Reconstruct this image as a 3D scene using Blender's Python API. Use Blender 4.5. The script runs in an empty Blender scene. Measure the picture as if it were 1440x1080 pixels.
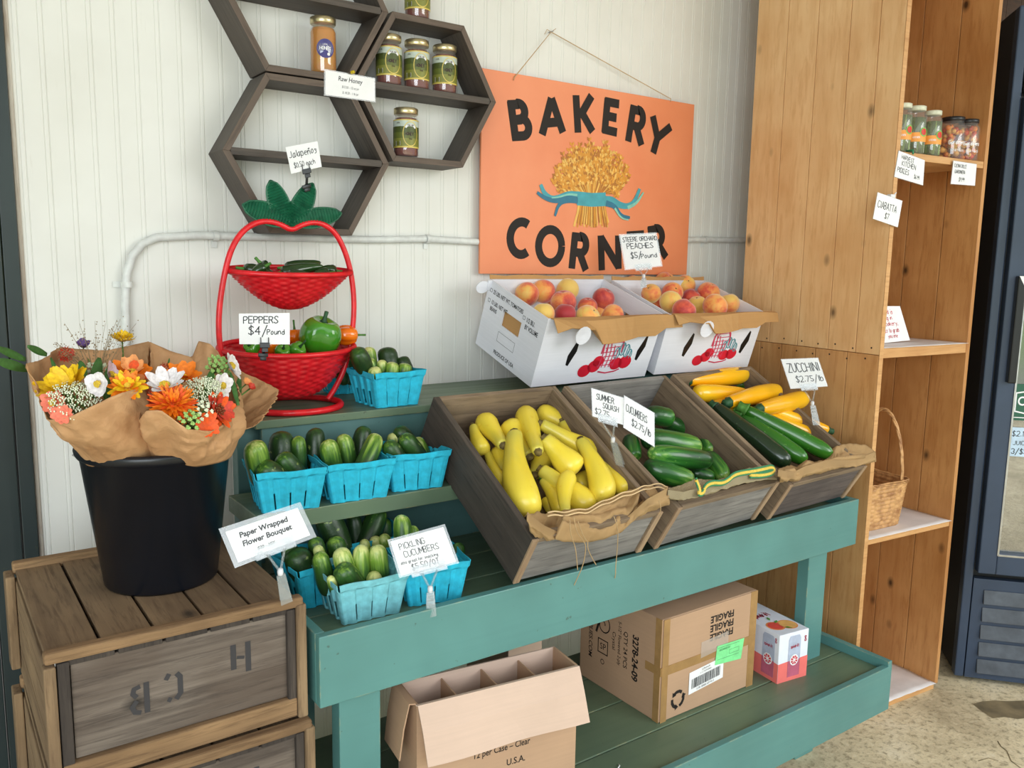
import bpy, math, random
from math import sin, cos, pi, radians, sqrt, atan2
from mathutils import Vector as V, Matrix, noise as mnoise
random.seed(7)
col = bpy.context.scene.collection
scn = bpy.context.scene

# ------------------------------------------------------------------ camera
F_PX, YAW, PITCH, ROLL = 1183.47, -0.618134, 0.145782, 0.016756
CAM = V((0, -2.27, 1.53))
_f = V((-sin(YAW)*cos(PITCH), cos(YAW)*cos(PITCH), -sin(PITCH)))
_r = V((cos(YAW), sin(YAW), 0)); _u = _r.cross(_f)
R_ = cos(ROLL)*_r + sin(ROLL)*_u
U_ = -sin(ROLL)*_r + cos(ROLL)*_u
cam = bpy.data.objects.new('camera', bpy.data.cameras.new('camera')); col.objects.link(cam)
cam.matrix_world = Matrix(((R_.x, U_.x, -_f.x, CAM.x), (R_.y, U_.y, -_f.y, CAM.y), (R_.z, U_.z, -_f.z, CAM.z), (0, 0, 0, 1)))
cam.data.lens = F_PX/1440*36; cam.data.sensor_width = 36; cam.data.clip_start = .02
scn.camera = cam
# ------------------------------------------------------------------ light
scn.view_settings.view_transform = 'Standard'; scn.view_settings.look = 'None'
scn.view_settings.exposure = -0.1; scn.view_settings.gamma = 1; scn.view_settings.use_curve_mapping = False
world = bpy.data.worlds.new('daylight'); scn.world = world; world.use_nodes = True
wn = world.node_tree; bg = wn.nodes['Background']
tc = wn.nodes.new('ShaderNodeTexCoord'); sp = wn.nodes.new('ShaderNodeSeparateXYZ'); cr = wn.nodes.new('ShaderNodeValToRGB')
mr = wn.nodes.new('ShaderNodeMapRange'); mr.inputs[1].default_value = -1; mr.inputs[2].default_value = 1
nz = wn.nodes.new('ShaderNodeTexNoise'); nz.inputs['Scale'].default_value = 9; ad = wn.nodes.new('ShaderNodeMath'); ad.operation = 'MULTIPLY_ADD'
ad.inputs[1].default_value = .09
wn.links.new(tc.outputs['Generated'], sp.inputs[0]); wn.links.new(sp.outputs['Z'], mr.inputs[0])
wn.links.new(tc.outputs['Generated'], nz.inputs['Vector']); wn.links.new(nz.outputs['Fac'], ad.inputs[0]); wn.links.new(mr.outputs[0], ad.inputs[2])
wn.links.new(ad.outputs[0], cr.inputs[0]); wn.links.new(cr.outputs[0], bg.inputs[0])
els = cr.color_ramp.elements
els[0].position = .48; els[0].color = (.36, .35, .33, 1); els[1].position = .66; els[1].color = (.88, .95, 1, 1)
for p_, c_ in ((.53, (.30, .42, .18, 1)), (.6, (.16, .26, .1, 1)), (.63, (.7, .8, .8, 1))):
    e_ = els.new(p_); e_.color = c_
bg.inputs[1].default_value = 1.75
def area(name, loc, target, sx, sy, power, color=(1, 1, 1)):
    l = bpy.data.lights.new(name, 'AREA'); l.shape = 'RECTANGLE'; l.size = sx; l.size_y = sy; l.energy = power; l.color = color
    o = bpy.data.objects.new(name, l); col.objects.link(o); o.location = loc
    o.rotation_euler = (V(target)-V(loc)).to_track_quat('-Z', 'Y').to_euler(); return o
area('open_doorway_daylight', (-2.3, -5.0, 1.7), (1.3, 0, .9), 3.4, 2.6, 165, (.87, .94, 1))
area('right_fill_light', (3.6, -5.0, 2.5), (1.4, 0, .8), 2.6, 2.0, 92, (1, .985, .96))  # added fill lamp brightening the right side and floor, not a real window

# ------------------------------------------------------------------ pixel helpers
def ray(u, v): return R_*(u-720) - U_*(v-540) + _f*F_PX
def at(u, v, x=None, y=None, z=None):
    d = ray(u, v)
    t = (x-CAM.x)/d.x if x is not None else (y-CAM.y)/d.y if y is not None else (z-CAM.z)/d.z
    return CAM + d*t
def on(u, v, p, n):
    d = ray(u, v); return CAM + d*((V(p)-CAM).dot(n)/d.dot(n))
def pxm(p): return (V(p)-CAM).dot(_f)/F_PX      # metres per pixel at p

# ------------------------------------------------------------------ materials
def C(r, g=None, b=None):
    if g is None: r, g, b = r
    f = lambda c: ((c/255+.055)/1.055)**2.4 if c > 10 else c/255/12.92
    return (f(r), f(g), f(b), 1)
class MT:
    def __init__(s, name, color=(200, 200, 200), rough=.6, **kw):
        s.m = bpy.data.materials.new(name); s.m.use_nodes = True; s.t = s.m.node_tree
        s.b = s.t.nodes['Principled BSDF']; s.b.inputs['Base Color'].default_value = C(color); s.b.inputs['Roughness'].default_value = rough
        for k, v_ in kw.items(): s.b.inputs[k.replace('_', ' ')].default_value = v_
        s.m.diffuse_color = C(color)
    def n(s, ty, **ins):
        nd = s.t.nodes.new('ShaderNode'+ty)
        for k, v_ in ins.items():
            if k.startswith('p_'): setattr(nd, k[2:], v_)
            else:
                i = nd.inputs[int(k[1:])] if k[0] == 'i' and k[1:].isdigit() else nd.inputs[k.replace('_', ' ')]
                if isinstance(v_, bpy.types.NodeSocket): s.t.links.new(v_, i)
                else: i.default_value = v_
        return nd
    def vec(s, scale=(1, 1, 1), src='Object', rot=(0, 0, 0)):
        t = s.n('TexCoord'); return s.n('Mapping', Vector=t.outputs[src], Scale=scale, Rotation=rot).outputs[0]
    def noise(s, vec, scale=1, detail=4, rough=.55, dist=0):
        return s.n('TexNoise', Vector=vec, Scale=scale, Detail=detail, Roughness=rough, Distortion=dist).outputs['Fac']
    def ramp(s, fac, *st):
        nd = s.n('ValToRGB', Fac=fac); e = nd.color_ramp.elements
        for i, (p, c) in enumerate(st):
            x = e[i] if i < 2 else e.new(p)
            x.position = p; x.color = C(c) if isinstance(c, tuple) else (c, c, c, 1)
        return nd.outputs[0]
    def mix(s, fac, a, b, mode='MIX'):
        nd = s.n('Mix', p_data_type='RGBA', p_blend_type=mode)
        for k, v_ in ((0, fac), (6, a), (7, b)):
            if isinstance(v_, bpy.types.NodeSocket): s.t.links.new(v_, nd.inputs[k])
            elif k: nd.inputs[k].default_value = C(v_) if len(v_) == 3 else v_
            else: nd.inputs[0].default_value = v_
        return nd.outputs[2]
    def math(s, op, a, b=0.0, c=0.0):
        nd = s.n('Math', p_operation=op)
        for i, v_ in enumerate((a, b, c)):
            if isinstance(v_, bpy.types.NodeSocket): s.t.links.new(v_, nd.inputs[i])
            else: nd.inputs[i].default_value = v_
        return nd.outputs[0]
    def color(s, sock): s.t.links.new(sock, s.b.inputs['Base Color']); return s
    def rough(s, sock): s.t.links.new(sock, s.b.inputs['Roughness']); return s
    def bump(s, h, strength=.3, dist=.002):
        nd = s.n('Bump', Height=h, Strength=strength, Distance=dist); s.t.links.new(nd.outputs[0], s.b.inputs['Normal']); return s

def plain(name, color, rough=.5, var=.06, sc=30, bmp=0, **kw):
    m = MT(name, color, rough, **kw); v = m.vec(); f = m.noise(v, sc)
    lo = tuple(max(0, int(c*(1-var))) for c in color); hi = tuple(min(255, int(c*(1+var))) for c in color)
    m.color(m.ramp(f, (.3, lo), (.7, hi)))
    if bmp: m.bump(f, bmp)
    return m.m
def wood(name, axis, dark, mid, light, rough=.75, sc=1.0, knots=0, bump=.35, stain=None, grain=1.0):
    m = MT(name, mid, rough); S = [28*grain, 28*grain, 28*grain]; S['XYZ'.index(axis)] = 1.6
    v = m.vec(tuple(a*sc for a in S)); oi = m.n('ObjectInfo')
    v2 = m.n('VectorMath', p_operation='ADD', i0=v, i1=oi.outputs['Random']).outputs[0]
    f = m.noise(v2, 1, 8, .68, .7); g = m.noise(v2, 4.5, 5, .7, .3)
    big = m.noise(m.vec((2.5, 2.5, 2.5)), 1.3, 3)
    c = m.ramp(f, (.28, dark), (.5, mid), (.72, light))
    c = m.mix(.55, c, m.ramp(big, (.3, dark), (.7, light)), 'MIX') if stain is None else m.mix(m.ramp(big, (.42, 0.0), (.62, .75)), c, stain)
    c = m.mix(m.ramp(g, (.36, .55), (.5, 0.0)), c, dark)
    if knots:
        s3 = [7.5, 7.5, 7.5]; s3['XYZ'.index(axis)] = 4.6
        vo = m.n('TexVoronoi', Vector=m.vec(tuple(s3)), Scale=1.0, Randomness=1.0)
        kf = m.ramp(vo.outputs['Distance'], (.035, 1.0), (.07, .55), (.13, 0.0)); c = m.mix(m.math('MULTIPLY', kf, knots), c, tuple(int(x*.42) for x in dark))
    m.color(c); m.bump(m.math('ADD', f, g), bump, .0015); return m.m

def add_paint_wood(name, base, dark, wear=(196, 176, 120), axis='X'):
    m = MT(name, base, .42); S = [34, 34, 34]; S['XYZ'.index(axis)] = 1.2
    f = m.noise(m.vec(tuple(S)), 1, 6, .6, .4); b = m.noise(m.vec((3, 3, 3)), 1.2, 3)
    c = m.ramp(b, (.3, dark), (.7, base)); c = m.mix(m.ramp(f, (.56, 0.0), (.75, .3)), c, dark)
    geo = m.n('NewGeometry'); bv = m.n('Bevel', p_samples=4, Radius=.005); dt = m.n('VectorMath', p_operation='DOT_PRODUCT', i0=bv.outputs[0], i1=geo.outputs['Normal'])
    pt = m.math('MULTIPLY', m.ramp(dt.outputs['Value'], (.8, 1.0), (.97, 0.0)), m.ramp(m.noise(m.vec((14, 14, 14)), 1.5, 5), (.52, 0.0), (.62, .9)))
    c = m.mix(pt, c, wear); sp_ = m.noise(m.vec((30, 30, 30)), 2, 2)
    c = m.mix(m.ramp(sp_, (.74, 0.0), (.76, .5)), c, (60, 66, 50))
    m.color(c); m.rough(m.ramp(f, (.3, .34), (.7, .55))); m.bump(f, .12, .001); return m.m

G = {}
G['green'] = add_paint_wood('green_painted_wood', (90, 141, 138), (79, 125, 122))
G['green_deck'] = add_paint_wood('olive_green_painted_deck', (104, 124, 98), (88, 108, 88))
G['green_dark'] = add_paint_wood('teal_green_painted_wood', (92, 130, 128), (72, 108, 106))
G['white_board'] = None
def wallmat():
    m = MT('white_painted_beadboard', (228, 225, 216), .55)
    v = m.vec((1.5, 1.5, 1.5)); b = m.noise(v, 1.6, 4); s_ = m.noise(m.vec((60, 60, 5)), 1, 6, .7)
    c = m.ramp(b, (.3, (220, 219, 213)), (.7, (233, 233, 229)))
    c = m.mix(m.ramp(s_, (.62, 0.0), (.8, .35)), c, (170, 160, 145))
    fl = m.noise(m.vec((22, 22, 9)), 1, 3); c = m.mix(m.ramp(fl, (.76, 0.0), (.79, .7)), c, (120, 112, 104))
    m.color(c); m.bump(s_, .1, .001); return m.m
G['wall'] = wallmat()
G['chip'] = wood('peeling_edge_wood', 'Z', (150, 125, 105), (205, 196, 182), (226, 222, 212), .8)
G['darkboard'] = add_paint_wood('blackish_green_painted_boards', (44, 56, 57), (34, 44, 46), (80, 80, 70), 'Z')
G['weath'] = {a: wood('weathered_grey_crate_wood_'+a.lower(), a, (70, 56, 44), (124, 104, 84), (162, 140, 114), .85, knots=.5) for a in 'XYZ'}
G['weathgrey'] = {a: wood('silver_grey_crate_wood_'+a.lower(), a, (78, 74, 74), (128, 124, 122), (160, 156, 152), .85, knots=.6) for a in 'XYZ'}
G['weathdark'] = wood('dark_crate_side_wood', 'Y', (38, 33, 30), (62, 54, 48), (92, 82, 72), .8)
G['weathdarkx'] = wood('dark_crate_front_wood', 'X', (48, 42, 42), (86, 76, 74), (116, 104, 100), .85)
G['crateend'] = wood('pale_crate_end_grain', 'Z', (118, 92, 70), (160, 132, 104), (186, 160, 130), .85)
G['apple'] = {a: wood('old_apple_crate_wood_'+a.lower(), a, (80, 60, 42), (126, 102, 76), (158, 132, 100), .9, knots=.8) for a in 'XYZ'}
G['applegrey'] = wood('old_apple_crate_panel', 'X', (56, 47, 42), (106, 95, 86), (134, 122, 112), .9, sc=.8, knots=1, stain=(82, 68, 58))
G['applerail'] = wood('old_apple_crate_rail', 'X', (80, 58, 38), (136, 106, 74), (172, 138, 100), .9)
G['pine'] = {a: wood('knotty_pine_'+a.lower(), a, (210, 158, 104), (232, 188, 134), (244, 208, 158), .5, knots=.85, bump=.06, grain=.45) for a in 'XYZ'}
G['pinedark'] = wood('amber_knotty_pine', 'Z', (160, 104, 54), (192, 136, 80), (208, 156, 100), .5, knots=1, bump=.08, grain=.45)
G['pinex'] = wood('pine_shelf_edge', 'X', (178, 126, 74), (208, 156, 100), (222, 176, 122), .55, bump=.08)
G['hex'] = wood('dark_stained_shelf_wood', 'X', (44, 38, 34), (72, 64, 58), (92, 82, 74), .6, bump=.2)
G['hexedge'] = wood('dark_stained_front_edge', 'X', (62, 50, 42), (90, 76, 66), (108, 92, 80), .6, bump=.2)
G['card'] = plain('white_index_card', (238, 238, 240), .6, .015)
G['ink'] = plain('black_marker_ink', (22, 22, 26), .5)
G['redink'] = plain('red_marker_ink', (196, 40, 60), .5)
G['bucket'] = plain('black_bucket_plastic', (17, 20, 28), .3, .1, 6)
G['kraft'] = MT('kraft_paper', (178, 132, 90), .75)
_m = G['kraft']; _n = _m.noise(_m.vec((12, 12, 12)), 1, 5); _m.color(_m.ramp(_n, (.3, (178, 132, 90)), (.7, (200, 156, 112)))); _m.bump(_m.noise(_m.vec((30, 30, 30)), 1, 3, .6, 1.5), .5, .004); G['kraft'] = _m.m
def cardboard(name, base):
    m = MT(name, base, .8); v = m.vec((6, 6, 160)); f = m.noise(v, 1, 3); b = m.noise(m.vec((5, 5, 5)), 1, 4)
    d = tuple(int(x*.93) for x in base); m.color(m.mix(.35, m.ramp(b, (.3, d), (.7, base)), m.ramp(f, (.3, d), (.7, base)))); m.bump(f, .1, .0006); return m.m
G['cb'] = cardboard('brown_cardboard', (188, 152, 122)); G['cblight'] = cardboard('pinkish_tan_cardboard', (212, 184, 166))
G['cbin'] = cardboard('golden_brown_box_liner', (190, 144, 90)); G['cbwhite'] = cardboard('white_coated_cardboard', (232, 232, 240))
G['tape'] = plain('brown_packing_tape', (160, 124, 78), .25)
G['orange'] = MT('orange_painted_board', (238, 146, 102), .45)
_m = G['orange']; _n = _m.noise(_m.vec((4, 4, 4)), 1, 4); _m.color(_m.ramp(_n, (.3, (229, 134, 90)), (.7, (237, 147, 103)))); G['orange'] = _m.m
G['sblack'] = plain('black_sign_paint', (26, 19, 17), .7)
for k_, c_ in dict(wheat1=(214, 146, 44), wheat2=(176, 112, 34), wheat3=(232, 184, 92), rib1=(64, 158, 172), rib2=(38, 112, 140), rib3=(130, 196, 180)).items(): G[k_] = plain('sign_paint_'+k_[:-1]+'_'+'abc'[int(k_[-1])-1], c_, .5)
def wick(name, c, d, rough=.4):
    m = MT(name, c, rough); f = m.noise(m.vec((40, 40, 40)), 1, 3); m.color(m.ramp(f, (.3, d), (.6, c))); return m.m
G['red'] = wick('red_wicker', (214, 30, 40), (180, 18, 30), .32); G['redtube'] = wick('red_wrapped_cane', (232, 34, 44), (206, 24, 34), .3)
G['leafg'] = wick('green_wicker', (30, 104, 74), (18, 76, 54), .4)
G['wicker'] = wick('natural_willow', (206, 158, 104), (150, 102, 60), .5)
G['pulp'] = plain('turquoise_pulp', (38, 178, 208), .85, .08, 60, .15); G['pulppale'] = plain('pale_turquoise_pulp', (118, 188, 198), .9, .1, 50, .2)
G['conduit'] = plain('white_painted_conduit', (216, 218, 216), .45)
G['metal'] = plain('brushed_steel', (190, 190, 192), .3, Metallic=1.0)
G['gold'] = plain('gold_jar_lid', (214, 200, 160), .28, Metallic=.85)
G['blacklid'] = plain('black_jar_lid', (30, 28, 30), .35)
G['whitelid'] = plain('cream_jar_lid', (214, 214, 190), .35)
G['string'] = plain('jute_string', (190, 160, 120), .9)
G['black'] = plain('black_plastic', (16, 16, 18), .35)
G['fridge'] = plain('dark_navy_fridge_enamel', (52, 66, 88), .35, .1, 4); G['fridged'] = plain('black_rubber_gasket', (12, 13, 17), .5)
G['fridgeside'] = plain('black_fridge_side', (26, 24, 24), .6); G['louvre'] = plain('grey_blue_louvre', (70, 76, 86), .5, .15, 20)
def glass(name, color=(255, 255, 255), rough=.02, alpha=1, trans=1.0, **kw):
    m = MT(name, color, rough, **kw); m.b.inputs['Transmission Weight'].default_value = trans; m.b.inputs['IOR'].default_value = 1.45; return m.m
def thin(name, op=.2, color=(235, 240, 240), rough=.08, gloss=.1):
    m = MT(name, color, rough); o = m.t.nodes['Material Output']; tr = m.n('BsdfTransparent'); gl = m.n('BsdfGlossy', Roughness=rough)
    mx = m.n('MixShader', Fac=op, i1=tr.outputs[0], i2=m.b.outputs[0]); mx2 = m.n('MixShader', Fac=gloss, i1=mx.outputs[0], i2=gl.outputs[0])
    m.t.links.new(mx2.outputs[0], o.inputs['Surface']); return m.m
G['clear'] = thin('clear_plastic', .22, (176, 184, 186), .12, .035); G['sleeve'] = thin('clear_card_sleeve', .22, (200, 206, 210), .2, .04); G['film'] = thin('clear_film', .02, (200, 206, 210), .25, .015); G['jarglass'] = thin('clear_jar_glass', .08, (230, 235, 235), .03)
G['doorglass'] = thin('fridge_door_glass', .1, (120, 140, 140), .02, .38)
G['honey'] = MT('dark_amber_honey', (118, 34, 10), .12, Coat_Weight=.6).m
G['honeygold'] = MT('golden_honey', (206, 134, 24), .12, Coat_Weight=.6, Subsurface_Weight=.3).m
G['silver'] = plain('white_plastic_knob', (214, 214, 218), .45)
G['linen'] = plain('white_shelf_liner', (222, 216, 214), .6, .05, 8, .2)
def burlap(name, c1, c2):
    m = MT(name, c1, .95); w = m.n('TexWave', Vector=m.vec((1, 1, 1)), Scale=420.0, Distortion=1.5, p_bands_direction='X').outputs['Fac']
    w2 = m.n('TexWave', Vector=m.vec((1, 1, 1)), Scale=420.0, Distortion=1.5, p_bands_direction='Z').outputs['Fac']; h = m.math('MAXIMUM', w, w2)
    m.color(m.mix(m.ramp(m.noise(m.vec((10, 10, 10)), 1, 4), (.35, 0.0), (.65, .6)), m.mix(m.ramp(h, (.2, 0.0), (.8, 1.0)), c2, c1), c1)); m.bump(h, .6, .001); return m.m
G['burlap'] = burlap('tan_burlap', (196, 160, 112), (142, 108, 70)); G['burlapgrey'] = burlap('greyish_burlap', (184, 168, 134), (140, 124, 94))
G['byellow'] = plain('yellow_bag_stripe', (222, 190, 84), .9, .1, 300, .3); G['bgreen'] = plain('green_bag_stripe', (58, 128, 88), .9, .1, 300, .3)
def concrete():
    m = MT('worn_concrete_floor', (150, 142, 122), .8); a = m.noise(m.vec((3, 3, 3)), 1, 8, .65); b = m.noise(m.vec((45, 45, 45)), 1, 6, .7); d = m.noise(m.vec((1.2, 1.2, 1.2)), 1, 3)
    c = m.ramp(a, (.3, (176, 160, 128)), (.55, (224, 208, 172)), (.75, (242, 230, 202))); c = m.mix(m.ramp(b, (.5, 0.0), (.66, .7)), c, (118, 104, 78)); c = m.mix(m.ramp(b, (.3, .6), (.42, 0.0)), c, (236, 226, 200))
    m.color(c); m.bump(m.math('ADD', a, b), .6, .006); return m.m
G['floor'] = concrete()
G['stain'] = plain('damp_floor_patch', (128, 114, 86), .4, .2, 12)
G['ceil'] = plain('pale_ceiling_boards', (190, 186, 178), .8)
# produce
def produce(name, stops, stripe=None, sc=(70, 70, 5), rough=.35, spot=None, bumpy=0, shift=.5, coat=0):
    m = MT(name, stops[-1][1], rough); uv = m.n('TexCoord'); s_ = m.n('SeparateXYZ', Vector=uv.outputs['UV']).outputs['Y']
    oi = m.n('ObjectInfo'); sh = m.n('SeparateColor', Color=oi.outputs['Color']).outputs[0]
    f = m.noise(m.vec(sc), 1, 3, .5, .2)
    x = m.math('ADD', s_, m.math('MULTIPLY_ADD', sh, shift, -shift)); x = m.math('ADD', x, m.math('MULTIPLY_ADD', f, .9 if stripe is None else stripe, -.45 if stripe is None else -stripe/2))
    c = m.ramp(x, *stops)
    if spot: c = m.mix(m.ramp(m.noise(m.vec((90, 90, 90)), 1, 2), (.68, 0.0), (.74, .6)), c, spot)
    m.color(c); m.b.inputs['Coat Weight'].default_value = coat
    if bumpy: m.bump(m.noise(m.vec((150, 150, 150)), 1, 2), bumpy, .002)
    return m.m
G['pickle'] = produce('pickling_cucumber_skin', [(0, (30, 56, 24)), (.38, (52, 92, 34)), (.62, (124, 160, 56)), (.9, (212, 218, 140))], 1.0, (120, 120, 6), .38, (150, 170, 90), .25, .8)
G['cuke'] = produce('slicing_cucumber_skin', [(0, (26, 70, 28)), (.42, (42, 108, 38)), (.68, (96, 154, 58)), (.9, (178, 204, 112))], 1.1, (110, 110, 5), .3, (110, 160, 80), .15, .45, .3)
G['zuke'] = produce('green_zucchini_skin', [(0, (40, 96, 22)), (.6, (50, 118, 30)), (1, (92, 156, 52))], .5, (90, 90, 7), .25, (110, 170, 70), 0, .4, .4)
G['zukedark'] = produce('dark_zucchini_skin', [(0, (16, 38, 22)), (1, (30, 56, 32))], .5, (90, 90, 7), .25, (50, 90, 50), 0, .1, .4)
G['zgold'] = produce('golden_zucchini_skin', [(0, (244, 172, 16)), (.5, (252, 194, 28)), (1, (254, 212, 50))], .5, (40, 40, 6), .25, None, 0, .4, .4)
G['squash'] = produce('yellow_squash_skin', [(0, (210, 196, 78)), (.3, (240, 214, 62)), (.7, (247, 222, 78)), (1, (238, 218, 110))], .5, (30, 30, 8), .38, (232, 190, 40), .05, .3, .2)
G['stemg'] = plain('green_stem', (70, 120, 46), .6, .2, 60); G['stemb'] = plain('dry_brown_stem', (108, 92, 50), .8, .2, 60); G['stemdark'] = plain('dark_green_stem', (34, 74, 44), .6, .2, 60)
def peachm():
    m = MT('peach_skin', (238, 160, 80), .6); oi = m.n('ObjectInfo'); v = m.n('VectorMath', p_operation='ADD', i0=m.vec((1, 1, 1)), i1=oi.outputs['Random']).outputs[0]
    f = m.noise(v, 13, 4, .55, .3); g = m.noise(v, 120, 3, .6); sh = m.n('SeparateColor', Color=oi.outputs['Color']).outputs[0]
    x = m.math('ADD', f, m.math('MULTIPLY_ADD', sh, .5, -.25)); x = m.math('MULTIPLY_ADD', g, .1, x)
    m.color(m.ramp(x, (.38, (232, 192, 96)), (.5, (240, 158, 78)), (.6, (222, 92, 60)), (.74, (172, 36, 44)))); m.b.inputs['Sheen Weight'].default_value = .5; return m.m
G['peach'] = peachm()
G['bell'] = produce('green_bell_pepper_skin', [(0, (42, 104, 22)), (.6, (56, 128, 28)), (1, (92, 156, 44))], .5, (18, 18, 10), .14, None, 0, .3, .6)
G['bellor'] = produce('orange_bell_pepper_skin', [(0, (236, 104, 8)), (1, (250, 134, 20))], .4, (18, 18, 10), .14, None, 0, .3, .6)
G['jal'] = produce('jalapeno_skin', [(0, (24, 52, 24)), (1, (44, 78, 32))], .5, (40, 40, 8), .18, None, 0, .2, .5)
for k_, c_ in dict(p_orange=(250, 128, 16), p_deep=(226, 84, 16), p_yellow=(250, 196, 20), p_white=(228, 222, 224), p_pink=(232, 120, 96), p_purple=(92, 60, 120), p_redg=(204, 62, 40), p_center=(214, 180, 50), p_brown=(120, 58, 20), p_lace=(228, 236, 206), p_lgreen=(158, 196, 110), p_lilac=(214, 186, 196), p_leaf=(66, 110, 50), p_stem=(96, 138, 66), p_dry=(150, 130, 96), p_peach=(248, 160, 96)).items():
    G[k_] = plain('bloom_'+k_[2:], c_, .6, .1, 150)

# ------------------------------------------------------------------ mesh builder
class MB:
    def __init__(s): s.v, s.f, s.m, s.uv, s.mi, s.X, s.sm = [], [], [], [], 0, None, []; s.smooth = False
    def P(s, p):
        p = V(p)
        if s.X is not None: p = s.X(p) if callable(s.X) else s.X @ p
        s.v.append(p); return len(s.v)-1
    def face(s, ids, uv=None): s.f.append(tuple(ids)); s.m.append(s.mi); s.uv.append(uv); s.sm.append(s.smooth)
    def poly(s, pts): s.face([s.P(p) for p in pts])
    def box(s, x0, x1, y0, y1, z0, z1):
        i = [s.P((x, y, z)) for z in (z0, z1) for y in (y0, y1) for x in (x0, x1)]
        for q in ((0, 2, 3, 1), (4, 5, 7, 6), (0, 1, 5, 4), (2, 6, 7, 3), (0, 4, 6, 2), (1, 3, 7, 5)): s.face([i[k] for k in q])
        return s
    def hexa(s, p):   # 8 points: bottom 4 ccw, top 4 ccw
        i = [s.P(q) for q in p]
        for q in ((3, 2, 1, 0), (4, 5, 6, 7), (0, 1, 5, 4), (1, 2, 6, 5), (2, 3, 7, 6), (3, 0, 4, 7)): s.face([i[k] for k in q])
        return s
    def grid(s, rows, closed_u=False, closed_v=False, uv=True):
        n, k = len(rows), len(rows[0]); ids = [[s.P(p) for p in r] for r in rows]
        for a in range(n if closed_v else n-1):
            for b in range(k if closed_u else k-1):
                a2, b2 = (a+1) % n, (b+1) % k; ub = b+1; va = a+1
                s.face((ids[a][b], ids[a][b2], ids[a2][b2], ids[a2][b]), ((b/k, a/(n-1)), (ub/k, a/(n-1)), (ub/k, va/(n-1)), (b/k, va/(n-1))) if uv else None)
        return ids
    def tube(s, path, r, seg=8, closed=False, cap=True):
        s.smooth = True; path = [V(p) for p in path]; n = len(path); rows = []; up = None
        for i, p in enumerate(path):
            a = path[(i-1) % n] if closed or i else p; b = path[(i+1) % n] if closed or i < n-1 else p
            t = (b-a).normalized()
            if up is None: up = t.orthogonal().normalized()
            up = (up - t*up.dot(t)); up = up.normalized() if up.length > 1e-6 else t.orthogonal().normalized()
            w = t.cross(up); rr = r(i/(n-1)) if callable(r) else r
            rows.append([p+(up*cos(2*pi*k/seg)+w*sin(2*pi*k/seg))*rr for k in range(seg)])
        ids = s.grid(rows, True, closed, uv=False)
        if cap and not closed: s.face(ids[0][::-1]); s.face(ids[-1])
        return s
    def lathe(s, prof, seg=32, cap=True, fn=None):
        s.smooth = True; rows = []
        for i, (r, z) in enumerate(prof): rows.append([(fn(r, 2*pi*k/seg, z, i) if fn else (r*cos(2*pi*k/seg), r*sin(2*pi*k/seg), z)) for k in range(seg)])
        ids = s.grid(rows, True)
        if cap: s.face(ids[0][::-1]); s.face(ids[-1])
        return s
    def disc(s, c, r, seg=16, ax=(1, 0, 0), ay=(0, 0, 1), ry=None):
        c, ax, ay = V(c), V(ax), V(ay); ry = ry or r
        s.face([s.P(c+ax*(r*cos(2*pi*k/seg))+ay*(ry*sin(2*pi*k/seg))) for k in range(seg)]); return s
    def strip(s, pts, w, closed=False, nrm=None):  # flat ribbon polyline in local xy(2D tuples), z=0, mitred
        pts = [V((p[0], p[1])) for p in pts]; n = len(pts); L, R = [], []
        for i, p in enumerate(pts):
            a = pts[(i-1) % n] if closed or i else None; b = pts[(i+1) % n] if closed or i < n-1 else None
            d1 = (p-a).normalized() if a is not None and (p-a).length > 1e-9 else None; d2 = (b-p).normalized() if b is not None and (b-p).length > 1e-9 else None
            if d1 is None: d1 = d2
            if d2 is None: d2 = d1
            if d1 is None: d1 = d2 = V((1, 0))
            t = d1+d2; t = t.normalized() if t.length > 1e-5 else d1; nn = V((-t.y, t.x)); k = min(1.0/max(.35, nn.dot(V((-d1.y, d1.x)))), 2.0)
            h = (w(i/(n-1)) if callable(w) else w)/2*k; L.append(p+nn*h); R.append(p-nn*h)
        li = [s.P((p.x, p.y, 0)) for p in L]; ri = [s.P((p.x, p.y, 0)) for p in R]
        for i in range(n if closed else n-1): j = (i+1) % n; s.face((ri[i], ri[j], li[j], li[i]))
        return s
    def out(s, name, mats, parent=None, bevel=0, solid=0, sub=0, loc=None, auto=False):
        me = bpy.data.meshes.new(name); me.from_pydata([tuple(p) for p in s.v], [], s.f)
        if not isinstance(mats, (list, tuple)): mats = [mats]
        for m in mats: me.materials.append(m)
        me.polygons.foreach_set('material_index', s.m); me.polygons.foreach_set('use_smooth', s.sm)
        if any(u is not None for u in s.uv):
            ul = me.uv_layers.new(name='uv'); k = 0
            for f_, u in zip(s.f, s.uv):
                for q in range(len(f_)):
                    if u is not None: ul.data[k].uv = u[q]
                    k += 1
        me.update(); o = bpy.data.objects.new(name, me); col.objects.link(o)
        if parent is not None: o.parent = parent
        if loc is not None: o.location = loc
        if solid: md = o.modifiers.new('thickness', 'SOLIDIFY'); md.thickness = solid; md.offset = 0
        if bevel: md = o.modifiers.new('edges', 'BEVEL'); md.width = bevel; md.segments = 2; md.limit_method = 'ANGLE'; md.angle_limit = radians(50)
        if sub: md = o.modifiers.new('smooth', 'SUBSURF'); md.levels = sub; md.render_levels = sub
        return o
def tag(o, label, cat, group=None):
    o['label'] = label; o['category'] = cat
    if group: o['group'] = group
    return o
def thing(name, label, cat, loc=(0, 0, 0), rz=0, group=None, rot=None):
    o = bpy.data.objects.new(name, None); col.objects.link(o); o.empty_display_size = .03; o.location = loc
    o.rotation_euler = rot if rot else (0, 0, rz); return tag(o, label, cat, group)
def struct(o): o['kind'] = 'structure'; return o
def B(name, m, parent, *a, bevel=.0012): b = MB(); b.box(*a); return b.out(name, m, parent, bevel=bevel)
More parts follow.
